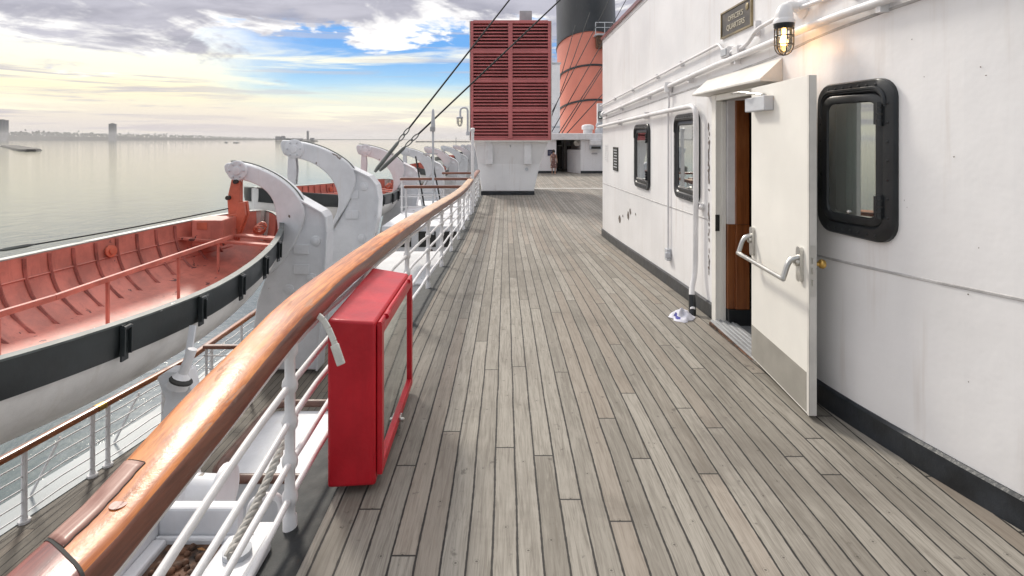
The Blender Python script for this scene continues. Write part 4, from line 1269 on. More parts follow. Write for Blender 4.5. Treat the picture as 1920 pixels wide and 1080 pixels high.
def make_boat():
    boat = thing('lifeboat', 'lifeboat', 'lifeboat', BC)
    VS = [0, .06, .14, .24, .36, .5, .66, .84, 1.0]
    mb = MB()
    rings = []
    for t_ in TS:
        d = bdep(t_)
        ring = [bpt(t_, hull_x(t_, f * d), f * d) for f in VS] + [bpt(t_, -hull_x(t_, f * d), f * d) for f in VS[:-1][::-1]]
        rings.append(ring)
    mb.loft(rings, closed=False)
    mb.build('hull', M['hull_white'], boat, smooth=60)
    mb = MB()
    rings = []
    for t_ in [x_ * .985 for x_ in TS]:
        d = bdep(t_) - .07
        ring = [bpt(t_, max(0, hull_x(t_, f * d) - .055), f * d, .0) for f in VS] + [bpt(t_, -max(0, hull_x(t_, f * d) - .055), f * d, .0) for f in VS[:-1][::-1]]
        rings.append(ring)
    mb.loft(rings, closed=False)
    inner = mb.build('inner_shell', M['salmon'], boat, smooth=60)
    mb = MB()
    for s_ in (1, -1):                                # black rubbing band
        rings = []
        for t_ in [x_ * .998 for x_ in TS]:
            ring = []
            for v, o_ in ((.0, .0), (.0, .028), (.10, .034), (.22, .034), (.325, .028), (.325, .0)):
                ring.append(bpt(t_, s_ * (hull_x(t_, v) + o_), v, .0))
            rings.append(ring)
        mb.loft(rings, closed=False)
    mb.build('rubbing_band', M['band'], boat, smooth=40)
    for s_ in (1, -1):
        mb = MB()
        rings = []
        for t_ in [x_ * .999 for x_ in TS]:
            b_ = bb(t_)
            rings.append([bpt(t_, s_ * max(0, b_ + o_), 0, l_) for o_, l_ in ((.040, .002), (.040, .022), (-.060, .022), (-.060, .002))])
        mb.loft(rings, closed=True)
        mb.build('gunwale', M['gunwale_dark'] if s_ > 0 else M['gunwale'], boat, smooth=30)
    mb = MB()
    for i in range(-12, 13):                          # bent frames
        t_ = i * .075
        d = bdep(t_) - .09
        fr_ = [k_ / 14 for k_ in range(15)]
        pts = [bpt(t_, max(0, hull_x(t_, f * d + .02) - .07), f * d + .02) for f in fr_] + [bpt(t_, -max(0, hull_x(t_, f * d + .02) - .07), f * d + .02) for f in fr_[::-1]]
        mb.tube(pts, .026, 5)
    mb.build('frames', M['salmon_rib'], boat, smooth=60)
    mb = MB()
    for s_ in (1, -1):                                # longitudinal stringers inside
        for v in (.30, .62, .95):
            mb.tube([bpt(t_, s_ * max(0, hull_x(t_, v) - .065), v) for t_ in [x_ * .9 for x_ in TS[4:-4:2]]], .014, 5)
    mb.build('stringers', M['salmon'], boat, smooth=60)
    mb = MB()
    mb.bar(bpt(-.92, 0, .20), bpt(-.1, 0, .10), .055, .07); mb.bar(bpt(-.1, 0, .10), bpt(.72, 0, .20), .055, .07)
    rl = mb.build('centre_rail', M['salmon'], boat, smooth=0, bevel=.01)
    for t_ in (-.80, -.52, -.24, .07, .38, .62):
        mb = MB(); mb.bar(bpt(t_, 0, .12 + .1 * abs(t_)), bpt(t_, 0, bdep(t_) - .25), .034, .034, (0, 1, 0)); mb.build('rail_post', M['salmon'], boat, smooth=0)
    for t_ in (.70, .80, -.72):
        b_ = bb(t_) - .06
        mb = MB(); mb.bar(bpt(t_, -b_, .28), bpt(t_, b_, .28), .14 if t_ != .8 else .2, .045); mb.build('thwart', M['salmon'], boat, smooth=0, bevel=.006)
    t0, t1 = .70, .82
    mb = MB()
    zq = BC.z + bsheer(.6, -.6)
    mb.box(BC.x - .72, BC.x - .12, BC.y + BA * t0, BC.y + BA * t1, -.42, .08); zq = .12
    bx_ = mb.build('tank_box', M['salmon'], boat, smooth=0, bevel=.02)
    mb = MB(); mb.box(BC.x - .62, BC.x - .42, BC.y + BA * t0 - .012, BC.y + BA * t0 - .001, zq - .22, zq - .08); mb.build('hatch', M['salmon2'], bx_, smooth=0, bevel=.004)
    mb = MB(); mb.lathe(bpt(.42, -bb(.42) + .10, .20), [(.10, 0), (.10, .03), (.05, .035), (.05, .06)], 12, (1, -.3, .1)); mb.build('fairlead', M['salmon2'], boat, smooth=40)
    mb = MB(); q_ = bpt(.84, .30, .12)
    for k_ in range(4): mb.tube([q_ + Vector((.10 * math.cos(i * .6) - .02 * k_, .06 * math.sin(i * .6 + k_), -.03 * k_ + .08 * math.sin(i * .6))) for i in range(11)], .016, 6, closed=False)
    mb.build('rope_coil', M['salmon2'], boat, smooth=60)
    for t_ in (-.56, -.29, -.06, .15, .36, .56):
        mb = MB()
        y0 = BC.y + BA * t_
        x_ = hull_x(t_, .1)
        c0 = bpt(t_, x_, 0)
        mb.bar(c0 + Vector((.048, 0, .0)), c0 + Vector((.040, 0, -.36)), .10, .018, (1, 0, 0))
        mb.bar(c0 + Vector((.065, -.05, -.02)), c0 + Vector((.058, -.05, -.30)), .016, .05, (1, 0, 0))
        mb.bar(c0 + Vector((.065, .05, -.02)), c0 + Vector((.058, .05, -.30)), .016, .05, (1, 0, 0))
        mb.tube([c0 + Vector((.07, -.05, -.03)), c0 + Vector((.07, .05, -.03))], .022, 8)
        mb.build('hanging_clip', M['band'], boat, smooth=30)
    for e_ in (-1, 1):
        mb = MB(); mb.bar(bpt(.99 * e_, 0, -.03), bpt(.97 * e_, 0, .66), .07, .07, (0, 1, 0)); mb.build('stem_post', M['gunwale'], boat, smooth=0)
    return boat


M['gunwale_dark'] = paint('gunwale_dark', (.085, .10, .098), .5, var=.2, vs=5, bump=.5, chips=(.42, .44, .42), chip_t=.74, chip_s=8)
M['gunwale'] = paint('gunwale_greyish', (.36, .385, .36), .5, var=.12, vs=5, bump=.4, chips=(.05, .055, .05), chip_t=.77, chip_s=9)
boat = make_boat()
GB = 'lifeboats hung in a row along the ship side'
tag(boat, 'nearest lifeboat, open with a salmon inside and black band, level with the red cabinet', group=GB)
SPOT = [((-5.55, 18.75, EYE - 1.75), R(-6), R(-2.1), 'second lifeboat, its end showing behind the nearest davit'),
        ((-5.3, 35.3, EYE - 1.9), 0, 0, 'third lifeboat, a red sliver past the wire stay anchorage'),
        ((-5.3, 55, EYE - 2.0), 0, 0, 'fourth lifeboat, small among the far davits'),
        ((-5.3, 76, EYE - 2.1), 0, 0, 'farthest lifeboat at the end of the davit row')]
for loc, rz_, rx_, lab in SPOT:
    c = copy_tree(boat); c.location = loc; c.rotation_euler = (rx_, 0, rz_); c['label'] = lab

# guy wire over the nearest boat
mb = MB(); a, b_ = P(-260, 508, 7.0), P(428, 391, 10.95)
mb.tube([a.lerp(b_, i / 12) - Vector((0, 0, .05 * math.sin(math.pi * i / 12))) for i in range(13)], .012, 6)
gw = mb.build('guy_wire', M['cable'], smooth=50, org=a); tag(gw, 'thin dark wire stretched above the outer gunwale of the nearest lifeboat', 'wire')
mb = MB(); q = P(30, 464, 8.2); d_ = (b_ - a).normalized(); mb.tube([q - d_ * .22, q - d_ * .12, q + d_ * .12, q + d_ * .22], [.012, .03, .03, .012], 6); mb.build('turnbuckle', M['cable_grey'], gw, smooth=40)

# ------------------------------------------------------------------ davits
GD = 'white boat davits along the ship side'


def pxpoly(pts, D): return [(P(x_, y_, D).x, P(x_, y_, D).z) for x_, y_ in pts]


def smooth_poly(pts, it=2):
    for _ in range(it):
        out = []
        n = len(pts)
        for i in range(n):
            a, b_ = Vector(pts[i]), Vector(pts[(i + 1) % n])
            out += [tuple(a * .75 + b_ * .25), tuple(a * .25 + b_ * .75)]
        pts = out
    return pts


def make_davit(D, arm, plate, hub, hubr, low, label, red=False):
    dv = thing('davit', label, 'davit', (-4.0, D, LD), GD)
    f_ = lambda u, v, w: (u, D + w, v)
    mb = MB(); mb.prism(smooth_poly(pxpoly(arm, D), 1), f_, -.17, .17)
    a_ = mb.build('arm', M['white_old'], dv, smooth=25, bevel=.025)
    mb = MB(); mb.prism(pxpoly(plate, D), f_, -.10, .24)
    p_ = mb.build('frame', M['white_old'], dv, smooth=20, bevel=.03)
    h = P(hub[0], hub[1], D)
    mb = MB(); mb.lathe((h.x, D - .17, h.z), [(hubr, 0), (hubr, .035), (hubr * .9, .05), (hubr * .45, .05), (hubr * .40, .075), (hubr * .15, .085)], 24, (0, -1, 0))
    mb.build('sheave_cover', M['white_old'], dv, smooth=35)
    r_ = random.Random(int(D * 10))
    xs = [p[0] for p in pxpoly(plate, D)]; zs = [p[1] for p in pxpoly(plate, D)]
    for (u, v) in low:
        mb = MB(); q = P(u, v, D); mb.lathe((q.x, D - .101, q.z), [(.11, 0), (.10, .02), (.05, .03), (.05, .05), (.01, .055)], 12, (0, -1, 0))
        mb.build('pivot_boss', M['white_old'], p_, smooth=40)
    pa = smooth_poly(pxpoly(arm, D)); na = len(pa)
    mb = MB()                                     # fall wire over the back of the arm
    k0 = max(range(na), key=lambda i: -pa[i][0] * .2 + pa[i][1]); m_ = na * 10 // len(arm) 
    pts = [(pa[(k0 + i) % na][0], D - .06, pa[(k0 + i) % na][1] + .03) for i in range(0, na * 8 // 22)]
    mb.tube(pts, .014, 5); mb.build('fall_wire', M['cable_grey'], a_, smooth=50)
    cxm = sum(p[0] for p in pxpoly(plate, D)) / len(plate)
    for i in range(6):                            # bolts round the cover
        an = i * 1.047
        mb = MB(); mb.lathe((h.x + hubr * .70 * math.cos(an), D - .225, h.z + hubr * .70 * math.sin(an)), [(.022, 0), (.022, .015), (.012, .022)], 6, (0, -1, 0)); mb.build('bolt', M['greypaint'], a_, smooth=30)
    for f_ in (.30, .55):                         # small access covers and eye plates on the frame
        q = P(low[0][0] - 22 * 13.8 / D, low[0][1] + 150 * (f_ - .2), D)
        mb = MB(); mb.box(q.x - .16, q.x + .16, D - .125, D - .101, q.z - .10, q.z + .10); mb.build('access_cover', M['white_old'], p_, smooth=0, bevel=.008)
    # welded edge flange along the inner side of the frame
    pp = pxpoly(plate, D)
    mb = MB()
    for i in range(0, 5):
        a, b_ = pp[i], pp[i + 1]
        mb.bar((a[0], D + .07, a[1]), (b_[0], D + .07, b_[1]), .46, .035, (0, 1, 0)) if False else mb.bar((a[0], D + .07, a[1]), (b_[0], D + .07, b_[1]), .035, .46, (0, 1, 0))
    mb.build('flange', M['white_old'], p_, smooth=0, bevel=.008)
    return dv


ARM1 = [(426, 305), (452, 304), (486, 312), (519, 327), (545, 345), (563, 364), (575, 385), (577, 405), (568, 432), (552, 465), (532, 492), (512, 512), (505, 500), (520, 470), (528, 440), (524, 405), (520, 380), (510, 362), (494, 348), (470, 338), (448, 335), (430, 326)]
PL1 = [(560, 370), (607, 397), (614, 407), (616, 434), (613, 505), (598, 690), (490, 690), (474, 640), (486, 560), (508, 500), (540, 450), (556, 400)]
d1 = make_davit(11.5, ARM1, PL1, (453, 319), .205, [(595, 450), (588, 520), (545, 540)], 'nearest davit, its curved arm over the nearest lifeboat holding a salmon block')
ARM2 = [(529, 263), (547, 263), (577, 268), (608, 277), (634, 290), (656, 305), (669, 322), (671, 340), (664, 362), (650, 390), (634, 414), (620, 438), (604, 470), (596, 462), (610, 436), (628, 412), (637, 392), (638, 366), (632, 346), (622, 330), (606, 315), (586, 303), (566, 297), (547, 294), (534, 288)]
PL2 = [(655, 312), (695, 331), (708, 347), (712, 372), (709, 408), (700, 446), (690, 600), (600, 600), (596, 520), (606, 470), (632, 424), (660, 370)]
d2 = make_davit(13.8, ARM2, PL2, (557, 279), .235, [(684, 349), (680, 446)], 'second and tallest davit, its arm curving in front of the second lifeboat')
# salmon fall block of the first davit
f_ = lambda u, v, w: (u, 11.35 + w, v)
mb = MB(); mb.prism(pxpoly([(437, 332), (449, 332), (452, 350), (452, 392), (444, 402), (430, 402), (428, 372), (433, 350)], 11.35), f_, -.05, .05)
mb.prism(pxpoly([(430, 402), (446, 400), (452, 378), (461, 378), (464, 402), (444, 455), (438, 452), (428, 410)], 11.35), f_, -.10, -.02)
mb.prism(pxpoly([(430, 402), (446, 400), (452, 378), (461, 378), (464, 402), (444, 455), (438, 452), (428, 410)], 11.35), f_, .04, .12)
fb = mb.build('fall_block', M['salmon2'], d1, smooth=20, bevel=.01)
mb = MB()
for (u, v) in ((432, 370), (442, 424), (446, 340), (441, 408)):
    q = P(u, v, 11.35); mb.lathe((q.x, 11.35 - .13, q.z), [(.045, 0), (.045, .12)], 10, (0, 1, 0))
mb.build('pin', M['dark'], fb, smooth=40)
mb = MB()
for dx in (0, 4): mb.tube([P(450 + dx, 330, 11.4), P(450 + dx, 385, 11.4)], .014, 6)
mb.build('fall_wire', M['salmon2'], fb, smooth=50)
# white fall block of the second davit (copied with it)
f_ = lambda u, v, w: (u, 13.7 + w, v)
mb = MB(); mb.prism(pxpoly([(543, 292), (556, 294), (558, 318), (556, 346), (545, 346), (541, 330), (542, 305)], 13.7), f_, -.09, -.05)
mb.prism(pxpoly([(543, 292), (556, 294), (558, 318), (556, 346), (545, 346), (541, 330), (542, 305)], 13.7), f_, .05, .09)
fb2 = mb.build('fall_block', M['white_old'], d2, smooth=20, bevel=.008)
mb = MB()
for (u, v) in ((549, 302), (549, 322), (550, 338)):
    q = P(u, v, 13.7); mb.lathe((q.x, 13.62, q.z), [(.07, 0), (.07, .12)], 10, (0, 1, 0))
for dx in (0, 4): mb.tube([P(547 + dx, 296, 13.7), P(547 + dx, 370, 13.7)], .016, 6)
mb.build('sheaves', M['cable_grey'], fb2, smooth=40)
LABS = ['third davit, just under the crossing wire stays', 'fourth davit, behind the tall slim pole', 'fifth davit, right of the slim pole above the wooden rails', 'sixth davit, nearer the ventilator than the slim pole', 'seventh davit in the row, small and pale', 'eighth davit in the row, beside the tall white post', 'farthest davit of all, half hidden by the ventilator']
for (D, dz), lab in zip(((21.4, -.20), (30, -.45), (39, -.55), (49, -.63), (60, -.70), (71, -.80), (82, -.9)), LABS):
    c = copy_tree(d2); c.location = (-4.18, D, LD + dz); c['label'] = lab

# ------------------------------------------------------------------ wire stays
def stay(a, b_, r, label, lo, hi):
    mb = MB(); d_ = b_ - a
    mb.tube([a + d_ * hi, a + d_ * 1.5], r, 6)
    o_ = mb.build('wire_stay', M['cable'], smooth=50, org=a); tag(o_, label, 'wire stay')
    mb = MB()
    mb.tube([a, a + d_ * .02, a + d_ * lo * .9, a + d_ * lo], [.035, .055, .050, .02], 8)
    mb.build('turnbuckle', M['cable_grey'], o_, smooth=50)
    mb = MB(); sd_ = d_.cross(Vector((0, 1, 0))).normalized()
    for s0, s1 in ((lo, lo + (hi - lo) * .55), (lo + (hi - lo) * .45, hi)):
        m0, m1 = a + d_ * s0, a + d_ * s1; n_ = 12
        mb.tube([m0.lerp(m1, .5 - .5 * math.cos(6.283 * i / n_)) + sd_ * .04 * math.sin(6.283 * i / n_) for i in range(n_)], .016, 5, closed=True)
    mb.build('shackle', M['cable_grey'], o_, smooth=50)
    return o_


stay(P(703, 322, 13.9), P(955, 0, 17.2), .024, 'upper wire stay rising steeply from the second davit past the ventilator', .15, .215)
stay(P(712, 320, 13.7), P(1050, 0, 17.6), .024, 'lower wire stay slanting across the face of the red ventilator', .115, .175)

# ------------------------------------------------------------------ ventilator
VD = 19.5
vent = thing('ventilator', 'huge red louvred ventilator box on a white tapering base', 'ventilator', P(950, 362, VD + 1))
vx0, vx1 = P(882, 0, VD).x, P(1033, 0, VD).x
vz0, vz1 = P(0, 263, VD).z, P(0, 39, VD).z
bz = deck_z(VD)
mb = MB()
b0, b1 = P(903, 0, VD + .3).x, P(1001, 0, VD + .3).x
t0, t1 = P(888, 0, VD + .15).x, P(1029, 0, VD + .15).x
Y0, Y1 = VD + .3, VD + 2.9
ring = lambda xa, xb, ya, yb_, z: [(xa, ya, z), (xb, ya, z), (xb, yb_, z), (xa, yb_, z)]
mb.loft([ring(b0, b1, Y0, Y1, bz + .13), ring(b0 - (b0 - t0) * .5, b1 + (t1 - b1) * .42, Y0, Y1, bz + 1.1), ring(t0, t1, Y0 - .15, Y1 + .15, vz0 - .0)], caps=True)
mb.build('base', M['wall'], vent, smooth=0, bevel=.03)
mb = MB().box(b0 - .02, b1 + .02, Y0 - .02, Y1, bz - .02, bz + .135); mb.build('base_skirting', M['basebd'], vent, smooth=0)
for xx in (917, 990):
    mb = MB(); q = P(xx, 0, VD).x; mb.box(q - .13, q + .13, Y0 - .17, Y0 - .02, vz0 - .85, vz0 - .02); mb.build('bracket', M['white'], vent, smooth=0, bevel=.02)
mb = MB(); q = P(957, 0, VD).x; mb.lathe((q, Y0 - .06, vz0 - .13), [(.04, 0), (.07, -.05), (.05, -.12)], 8); mb.build('spotlight', M['grey'], vent, smooth=40)
mb = MB(); mb.lathe((P(988, 0, VD).x, Y0 + .02, P(0, 318, VD).z), [(.06, 0), (.06, .06)], 8, (0, -1, 0)); mb.build('hose_cap', M['greypaint'], vent, smooth=40)
mb = MB().box(vx0 + .05, vx1 - .05, VD + .22, VD + 3.0, vz0 + .02, vz1 - .02); mb.build('core', M['louvre_in'], vent, smooth=0)
mb = MB()
for xx in (vx0, vx1 - .10): mb.box(xx, xx + .10, VD, VD + 3.1, vz0, vz1)
mx0 = P(957, 0, VD).x
mb.box(mx0 - .075, mx0 + .075, VD - .01, VD + .25, vz0 + .06, vz1 - .06)
rows = [vz0 + .03, vz0 + .03 + (vz1 - vz0) * .245, vz0 + (vz1 - vz0) * .497, vz0 + (vz1 - vz0) * .742, vz1 - .03]
for i, z_ in enumerate(rows): mb.box(vx0 + .10, vx1 - .10, VD + .004, VD + .2, z_ - .055, z_ + .055)
mb.box(vx0 + .1, vx1 - .1, VD + .2, VD + 3.1, vz1 - .06, vz1 + .02)
mb.box(vx0 + .1, vx1 - .1, VD + 3.0, VD + 3.1, vz0, vz1 - .06)
lf = mb.build('louvre_frame', M['louvre'], vent, smooth=0, bevel=.01)
mb = MB()
for za, zb_ in zip(rows, rows[1:]):
    n = 8
    for i in range(n):
        z_ = za + .055 + (zb_ - za - .11) * (i + .5) / n; hh_ = (zb_ - za - .11) / n
        for xa, xb in ((vx0 + .10, mx0 - .075), (mx0 + .075, vx1 - .10)):
            mb.add([(xa, VD + .015, z_ - hh_ * .42), (xb, VD + .015, z_ - hh_ * .42), (xb, VD + .19, z_ + hh_ * .42), (xa, VD + .19, z_ + hh_ * .42), (xa, VD + .015, z_ - hh_ * .10), (xb, VD + .015, z_ - hh_ * .10), (xb, VD + .19, z_ + hh_ * .56), (xa, VD + .19, z_ + hh_ * .56)],
                   [(0, 1, 2, 3), (4, 5, 6, 7), (0, 1, 5, 4), (2, 3, 7, 6), (0, 3, 7, 4), (1, 2, 6, 5)])
mb.build('louvre_slats', M['louvre'], vent, smooth=0)
mb = MB(); mb.box(vx0 - .02, vx1 + .02, VD - .02, VD + 3.12, vz0 - .05, vz0 - .003); mb.box(vx0 - .03, vx0 - .005, VD - .02, VD + .12, vz0, vz1); mb.box(vx1 + .005, vx1 + .03, VD - .02, VD + .12, vz0, vz1)
mb.build('edge_trim', M['hood'], vent, smooth=0)
q0, q1 = P(974, 0, 20.3).x, P(997, 0, 20.3).x
mb = MB().box(q0, q1, 20.1, 20.6, vz1 + .02, P(0, 22, 20.3).z); mb.build('roof_hatch', M['grey'], vent, smooth=0, bevel=.02)

lm = thing('swan_neck_lamp', 'grey swan-neck caged lamp on the outboard side of the red ventilator', 'lamp', P(877, 250, 19.45))
mb = MB(); mb.tube(arc_path([P(877, 252, 19.45), P(877, 202, 19.45), P(863, 202, 19.45), P(863, 219, 19.45)], .14, 7), .035, 8); mb.box(P(877, 0, 19.45).x - .05, vx0 - .005, 19.4, 19.5, P(0, 254, 19.45).z, P(0, 247, 19.45).z); mb.build('neck', M['greypaint'], lm, smooth=50)
q = P(862, 219, 19.45)
mb = MB(); mb.lathe(q, [(.04, .03), (.11, 0), (.12, -.05), (.10, -.06)], 12); mb.build('cap', M['grey'], lm, smooth=40)
mb = MB(); mb.lathe(q, [(.085, -.06), (.085, -.20), (.05, -.29), (.005, -.31)], 12); mb.build('glass_globe', M['lampglass'], lm, smooth=60)
mb = MB()
for j in range(6):
    a = j * math.pi / 3; mb.tube([q + Vector((math.cos(a) * r_, math.sin(a) * r_, h)) for r_, h in ((.10, -.05), (.10, -.21), (.06, -.31), (.005, -.335))], .009, 5)
mb.tube([q + Vector((math.cos(6.283 * i / 14) * .10, math.sin(6.283 * i / 14) * .10, -.15)) for i in range(14)], .009, 5, closed=True); mb.build('cage', M['grey'], lm, smooth=40)

# ------------------------------------------------------------------ funnel
fun = thing('funnel', 'towering orange-red ship funnel with a black top and thin black hoops', 'funnel', (8.9, 60, 1))
RA = R(10); ax = Vector((0, math.sin(RA), math.cos(RA))); bx = Vector((0, math.cos(RA), -math.sin(RA))); FC = Vector((8.9, 60, 1.0))


def fring(s, k=0., n=48): return [FC + ax * s + Vector((1, 0, 0)) * (3.2 + k) * math.cos(6.2832 * i / n) + bx * (5.2 + k) * math.sin(6.2832 * i / n) for i in range(n)]


mb = MB(); mb.loft([fring(-2), fring(3.5), fring(7.2), fring(10.8)]); mb.build('shaft', M['funnel_red'], fun, smooth=40)
mb = MB(); mb.loft([fring(10.8, .03), fring(14), fring(22)], caps=True); mb.build('black_top', M['funnel_black'], fun, smooth=40)
for s in (3.6, 7.2, 10.85):
    mb = MB(); mb.loft([fring(s - .09, .0), fring(s - .09, .10), fring(s + .09, .10), fring(s + .09, .0)]); mb.build('hoop', M['black'], fun, smooth=30)
mb = MB()
for i in range(3): q = P(1095 + 22 * i, 150, 55); mb.box(q.x - .03, q.x + .03, 54.6, 55.6, 3, 11.0) if False else None
pz = P(0, 62, 55).z
q0, q1 = P(1116, 0, 55.5).x, P(1150, 0, 55.5).x
mb.box(q0, q1, 55.2, 57.5, pz - .1, pz)
for xx in (q0, (q0 + q1) / 2, q1): mb.tube([(xx, 55.25, pz), (xx, 55.25, pz + 1.1)], .04, 5)
mb.tube([(q0, 55.25, pz + 1.1), (q1, 55.25, pz + 1.1)], .04, 5); mb.tube([(q0, 55.25, pz + .6), (q1, 55.25, pz + .6)], .03, 5)
mb.build('platform', M['greypaint'], fun, smooth=30)
mb = MB(); mb.box(q0 + .2, q0 + 1.1, 55.6, 57.4, pz - 1.3, pz - .12); mb.build('whistle_box', M['rust'], fun, smooth=0, bevel=.05)
GW = [((1029, 232, 40), (1100, 40, 53)), ((1031, 218, 40), (1172, -60, 54)), ((1033, 250, 40), (1190, -30, 54)), ((1040, 262, 36), (1200, 10, 54)), ((1046, 262, 36), (1180, 45, 53.5)), ((1052, 262, 36.5), (1205, 90, 54)), ((1036, 195, 42), (1075, 60, 53))]
for i, (a, b_) in enumerate(GW):
    a, b_ = P(*a), P(*b_)
    mb = MB(); mb.tube([a, a.lerp(b_, .5) - Vector((0, 0, .12)), b_ + (b_ - a) * .12], .035, 5)
    o_ = mb.build('funnel_guy', M['cable'], smooth=50, org=a)
    tag(o_, 'thin dark guy wire slanting across the orange funnel', 'wire', 'guy wires bracing the funnel')

# ------------------------------------------------------------------ deckhouse farther aft
FDz = deck_z(32)
aft = thing('far_deckhouse', 'white deckhouse at the far end of the deck with a dark doorway recess', 'deckhouse', (3, 33, FDz))
zt2 = P(0, 250, 32).z
mb = MB()
xa, xb = P(1043, 0, 32).x, P(1089, 0, 32).x
mb.box(-.9, xa, 32, 38, FDz - .05, zt2 - .38)
mb.box(xb, 12, 32, 38, FDz - .05, zt2 - .38)
mb.box(xa, xb, 37, 38, FDz - .05, zt2 - .38)
mb.add([(xb, 32.0, FDz), (xb, 32, zt2 - .95), (xb - .62, 33.4, zt2 - .95), (xb - .62, 33.4, FDz), (xb, 36, FDz), (xb, 36, zt2 - .95)], [(0, 1, 2, 3), (1, 5, 2)])
mb.build('wall', M['wall'], aft, smooth=0)
mb = MB(); mb.box(-1.0, 14, 31.8, 90, zt2 - .375, zt2); mb.build('roof', M['white'], aft, smooth=0, bevel=.03)
mb = MB(); mb.box(-.9, xa + .01, 31.98, 31.996, FDz, FDz + .14); mb.box(xb - .01, 12, 31.98, 31.996, FDz, FDz + .14); mb.build('skirting', M['basebd'], aft, smooth=0)
mb = MB(); mb.box(xa + .002, xb - .64, 36.6, 36.99, FDz, zt2 - .4); mb.build('recess_wall', M['recess'] if 'recess' in M else M['dark'], aft, smooth=0)
for (p0_, p1_, z0_, z1_) in ((1046, 1054, 272, 318), (1063, 1071, 272, 303)):
    q0, q1 = P(p0_, 0, 36.5).x, P(p1_, 0, 36.5).x
    mb = MB(); mb.box(q0, q1, 36.5, 36.598, P(0, z1_, 36.5).z, P(0, z0_, 36.5).z); w_ = mb.build('window', M['cream'], aft, smooth=0)
    mb = MB()
    n = 3
    for i in range(n): mb.box(q0 + (q1 - q0) * (i + .12) / n, q0 + (q1 - q0) * (i + .88) / n, 36.48, 36.499, P(0, z1_, 36.5).z + .06, P(0, z0_, 36.5).z - .06)
    mb.build('pane', M['dark'], w_, smooth=0)
mb = MB(); q0, q1 = P(1057, 0, 36.3).x, P(1061, 0, 36.3).x; mb.box(q0, q1, 36.2, 36.5, FDz, zt2 - .4); mb.build('pillar', M['cream'], aft, smooth=0)
mb = MB(); q = P(1082, 268, 32.5); mb.lathe((q.x, 32.6, q.z), [(.17, 0), (.19, .05), (.12, .08), (.05, .14)], 14, (0, -1, 0)); mb.build('round_lamp', M['hood'], aft, smooth=40)
q0, q1 = P(1107, 0, 31.6).x, P(1128, 0, 31.6).x
ac = thing('air_conditioner', 'white box air conditioner with a dark grille on the far deckhouse wall', 'air conditioner', ((q0 + q1) / 2, 31.9, P(0, 281, 31.6).z))
mb = MB(); mb.box(q0, q1, 31.55, 31.998, P(0, 272, 31.6).z, P(0, 262.5, 31.6).z); mb.build('housing', M['white'], ac, smooth=0, bevel=.03)
mb = MB(); mb.box(q0, q1, 31.6, 31.998, P(0, 280, 31.6).z, P(0, 272.3, 31.6).z); mb.build('grille_box', M['greypaint'], ac, smooth=0)
mb = MB(); mb.box(q0 + .05, q1 - .05, 31.58, 31.598, P(0, 279, 31.6).z, P(0, 274.5, 31.6).z); mb.build('grille', M['dark'], ac, smooth=0)
q = P(1115, 288, 31.9); mb = MB().box(q.x - .16, q.x + .16, 31.97, 31.998, q.z - .04, q.z + .04); nm_ = mb.build('name_plate', M['grey'], smooth=0, org=q); tag(nm_, 'small grey plate under the air conditioner on the far deckhouse', 'plate')
q = P(1032, 286.5, 31.9); mb = MB().box(q.x - .15, q.x + .15, 31.96, 31.998, q.z - .17, q.z + .17); ns = mb.build('navy_sign', M['navy'], smooth=0, org=q); tag(ns, 'square navy sign on the far white wall above the person', 'sign')
mb = MB()
for i in range(3): mb.box(q.x - .1, q.x + .1 - .05 * (i % 2), 31.952, 31.958, q.z + .07 - .07 * i, q.z + .085 - .07 * i)
mb.build('print', M['grey'], ns, smooth=0)
q = P(1103, 251, 32.6)
mv = thing('mushroom_vent', 'white mushroom vent on the far deckhouse roof before the funnel', 'vent', (q.x, 32.8, zt2))
mb = MB(); mb.lathe((q.x, 32.8, zt2), [(.27, 0), (.27, .22)], 14); mb.build('stem', M['white'], mv, smooth=40)
mb = MB(); mb.lathe((q.x, 32.8, zt2), [(.30, .22), (.36, .24), (.36, .42), (.32, .48), (.15, .53), (.01, .54)], 16); mb.build('cap', M['white'], mv, smooth=40)
q = P(1126, 250, 32.4)
fl = thing('flood_light', 'dark caged floodlight on a white stand, at the edge of the near wall', 'floodlight', (q.x, 32.4, zt2))
mb = MB(); mb.box(q.x - .16, q.x + .5, 32.5, 32.8, zt2, zt2 + 1.75); mb.build('stand', M['white'], fl, smooth=0, bevel=.03)
mb = MB(); zq = P(0, 216, 32.2).z; mb.box(q.x - .16, q.x + .22, 32.1, 32.49, zq - .22, zq + .22); hd = mb.build('lamp_head', M['black'], fl, smooth=0, bevel=.03)
mb = MB()
for i in range(3): mb.box(q.x - .13 + .12 * i, q.x - .04 + .12 * i, 32.085, 32.098, zq - .16, zq + .16)
mb.build('lens', M['glass'], hd, smooth=0)
mb = MB(); mb.lathe((q.x - .05, 32.35, zt2), [(.28, 0), (.28, .2), (.2, .32), (.24, .45), (.2, .6), (.05, .64)], 12); mb.build('cowl', M['greypaint'], fl, smooth=40)
tk = thing('vent_trunk', 'tall pale ventilation trunk showing between the red ventilator and the funnel', 'ventilation trunk', (3.1, 44, zt2))
mb = MB().box(1.9, P(1050, 0, 42).x, 42, 46, zt2, P(0, 120, 42).z); mb.build('casing', M['wall'], tk, smooth=0, bevel=.05)
mb = MB().box(1.85, P(1051, 0, 42).x + .03, 41.95, 46.05, P(0, 120, 42).z + .002, P(0, 117, 42).z); mb.build('cap', M['greypaint'], tk, smooth=0)
mb = MB().box(1.88, P(1050, 0, 42).x + .02, 41.96, 41.998, zt2 + .5, zt2 + .62); mb.build('lap_strip', M['greypaint'], tk, smooth=0)

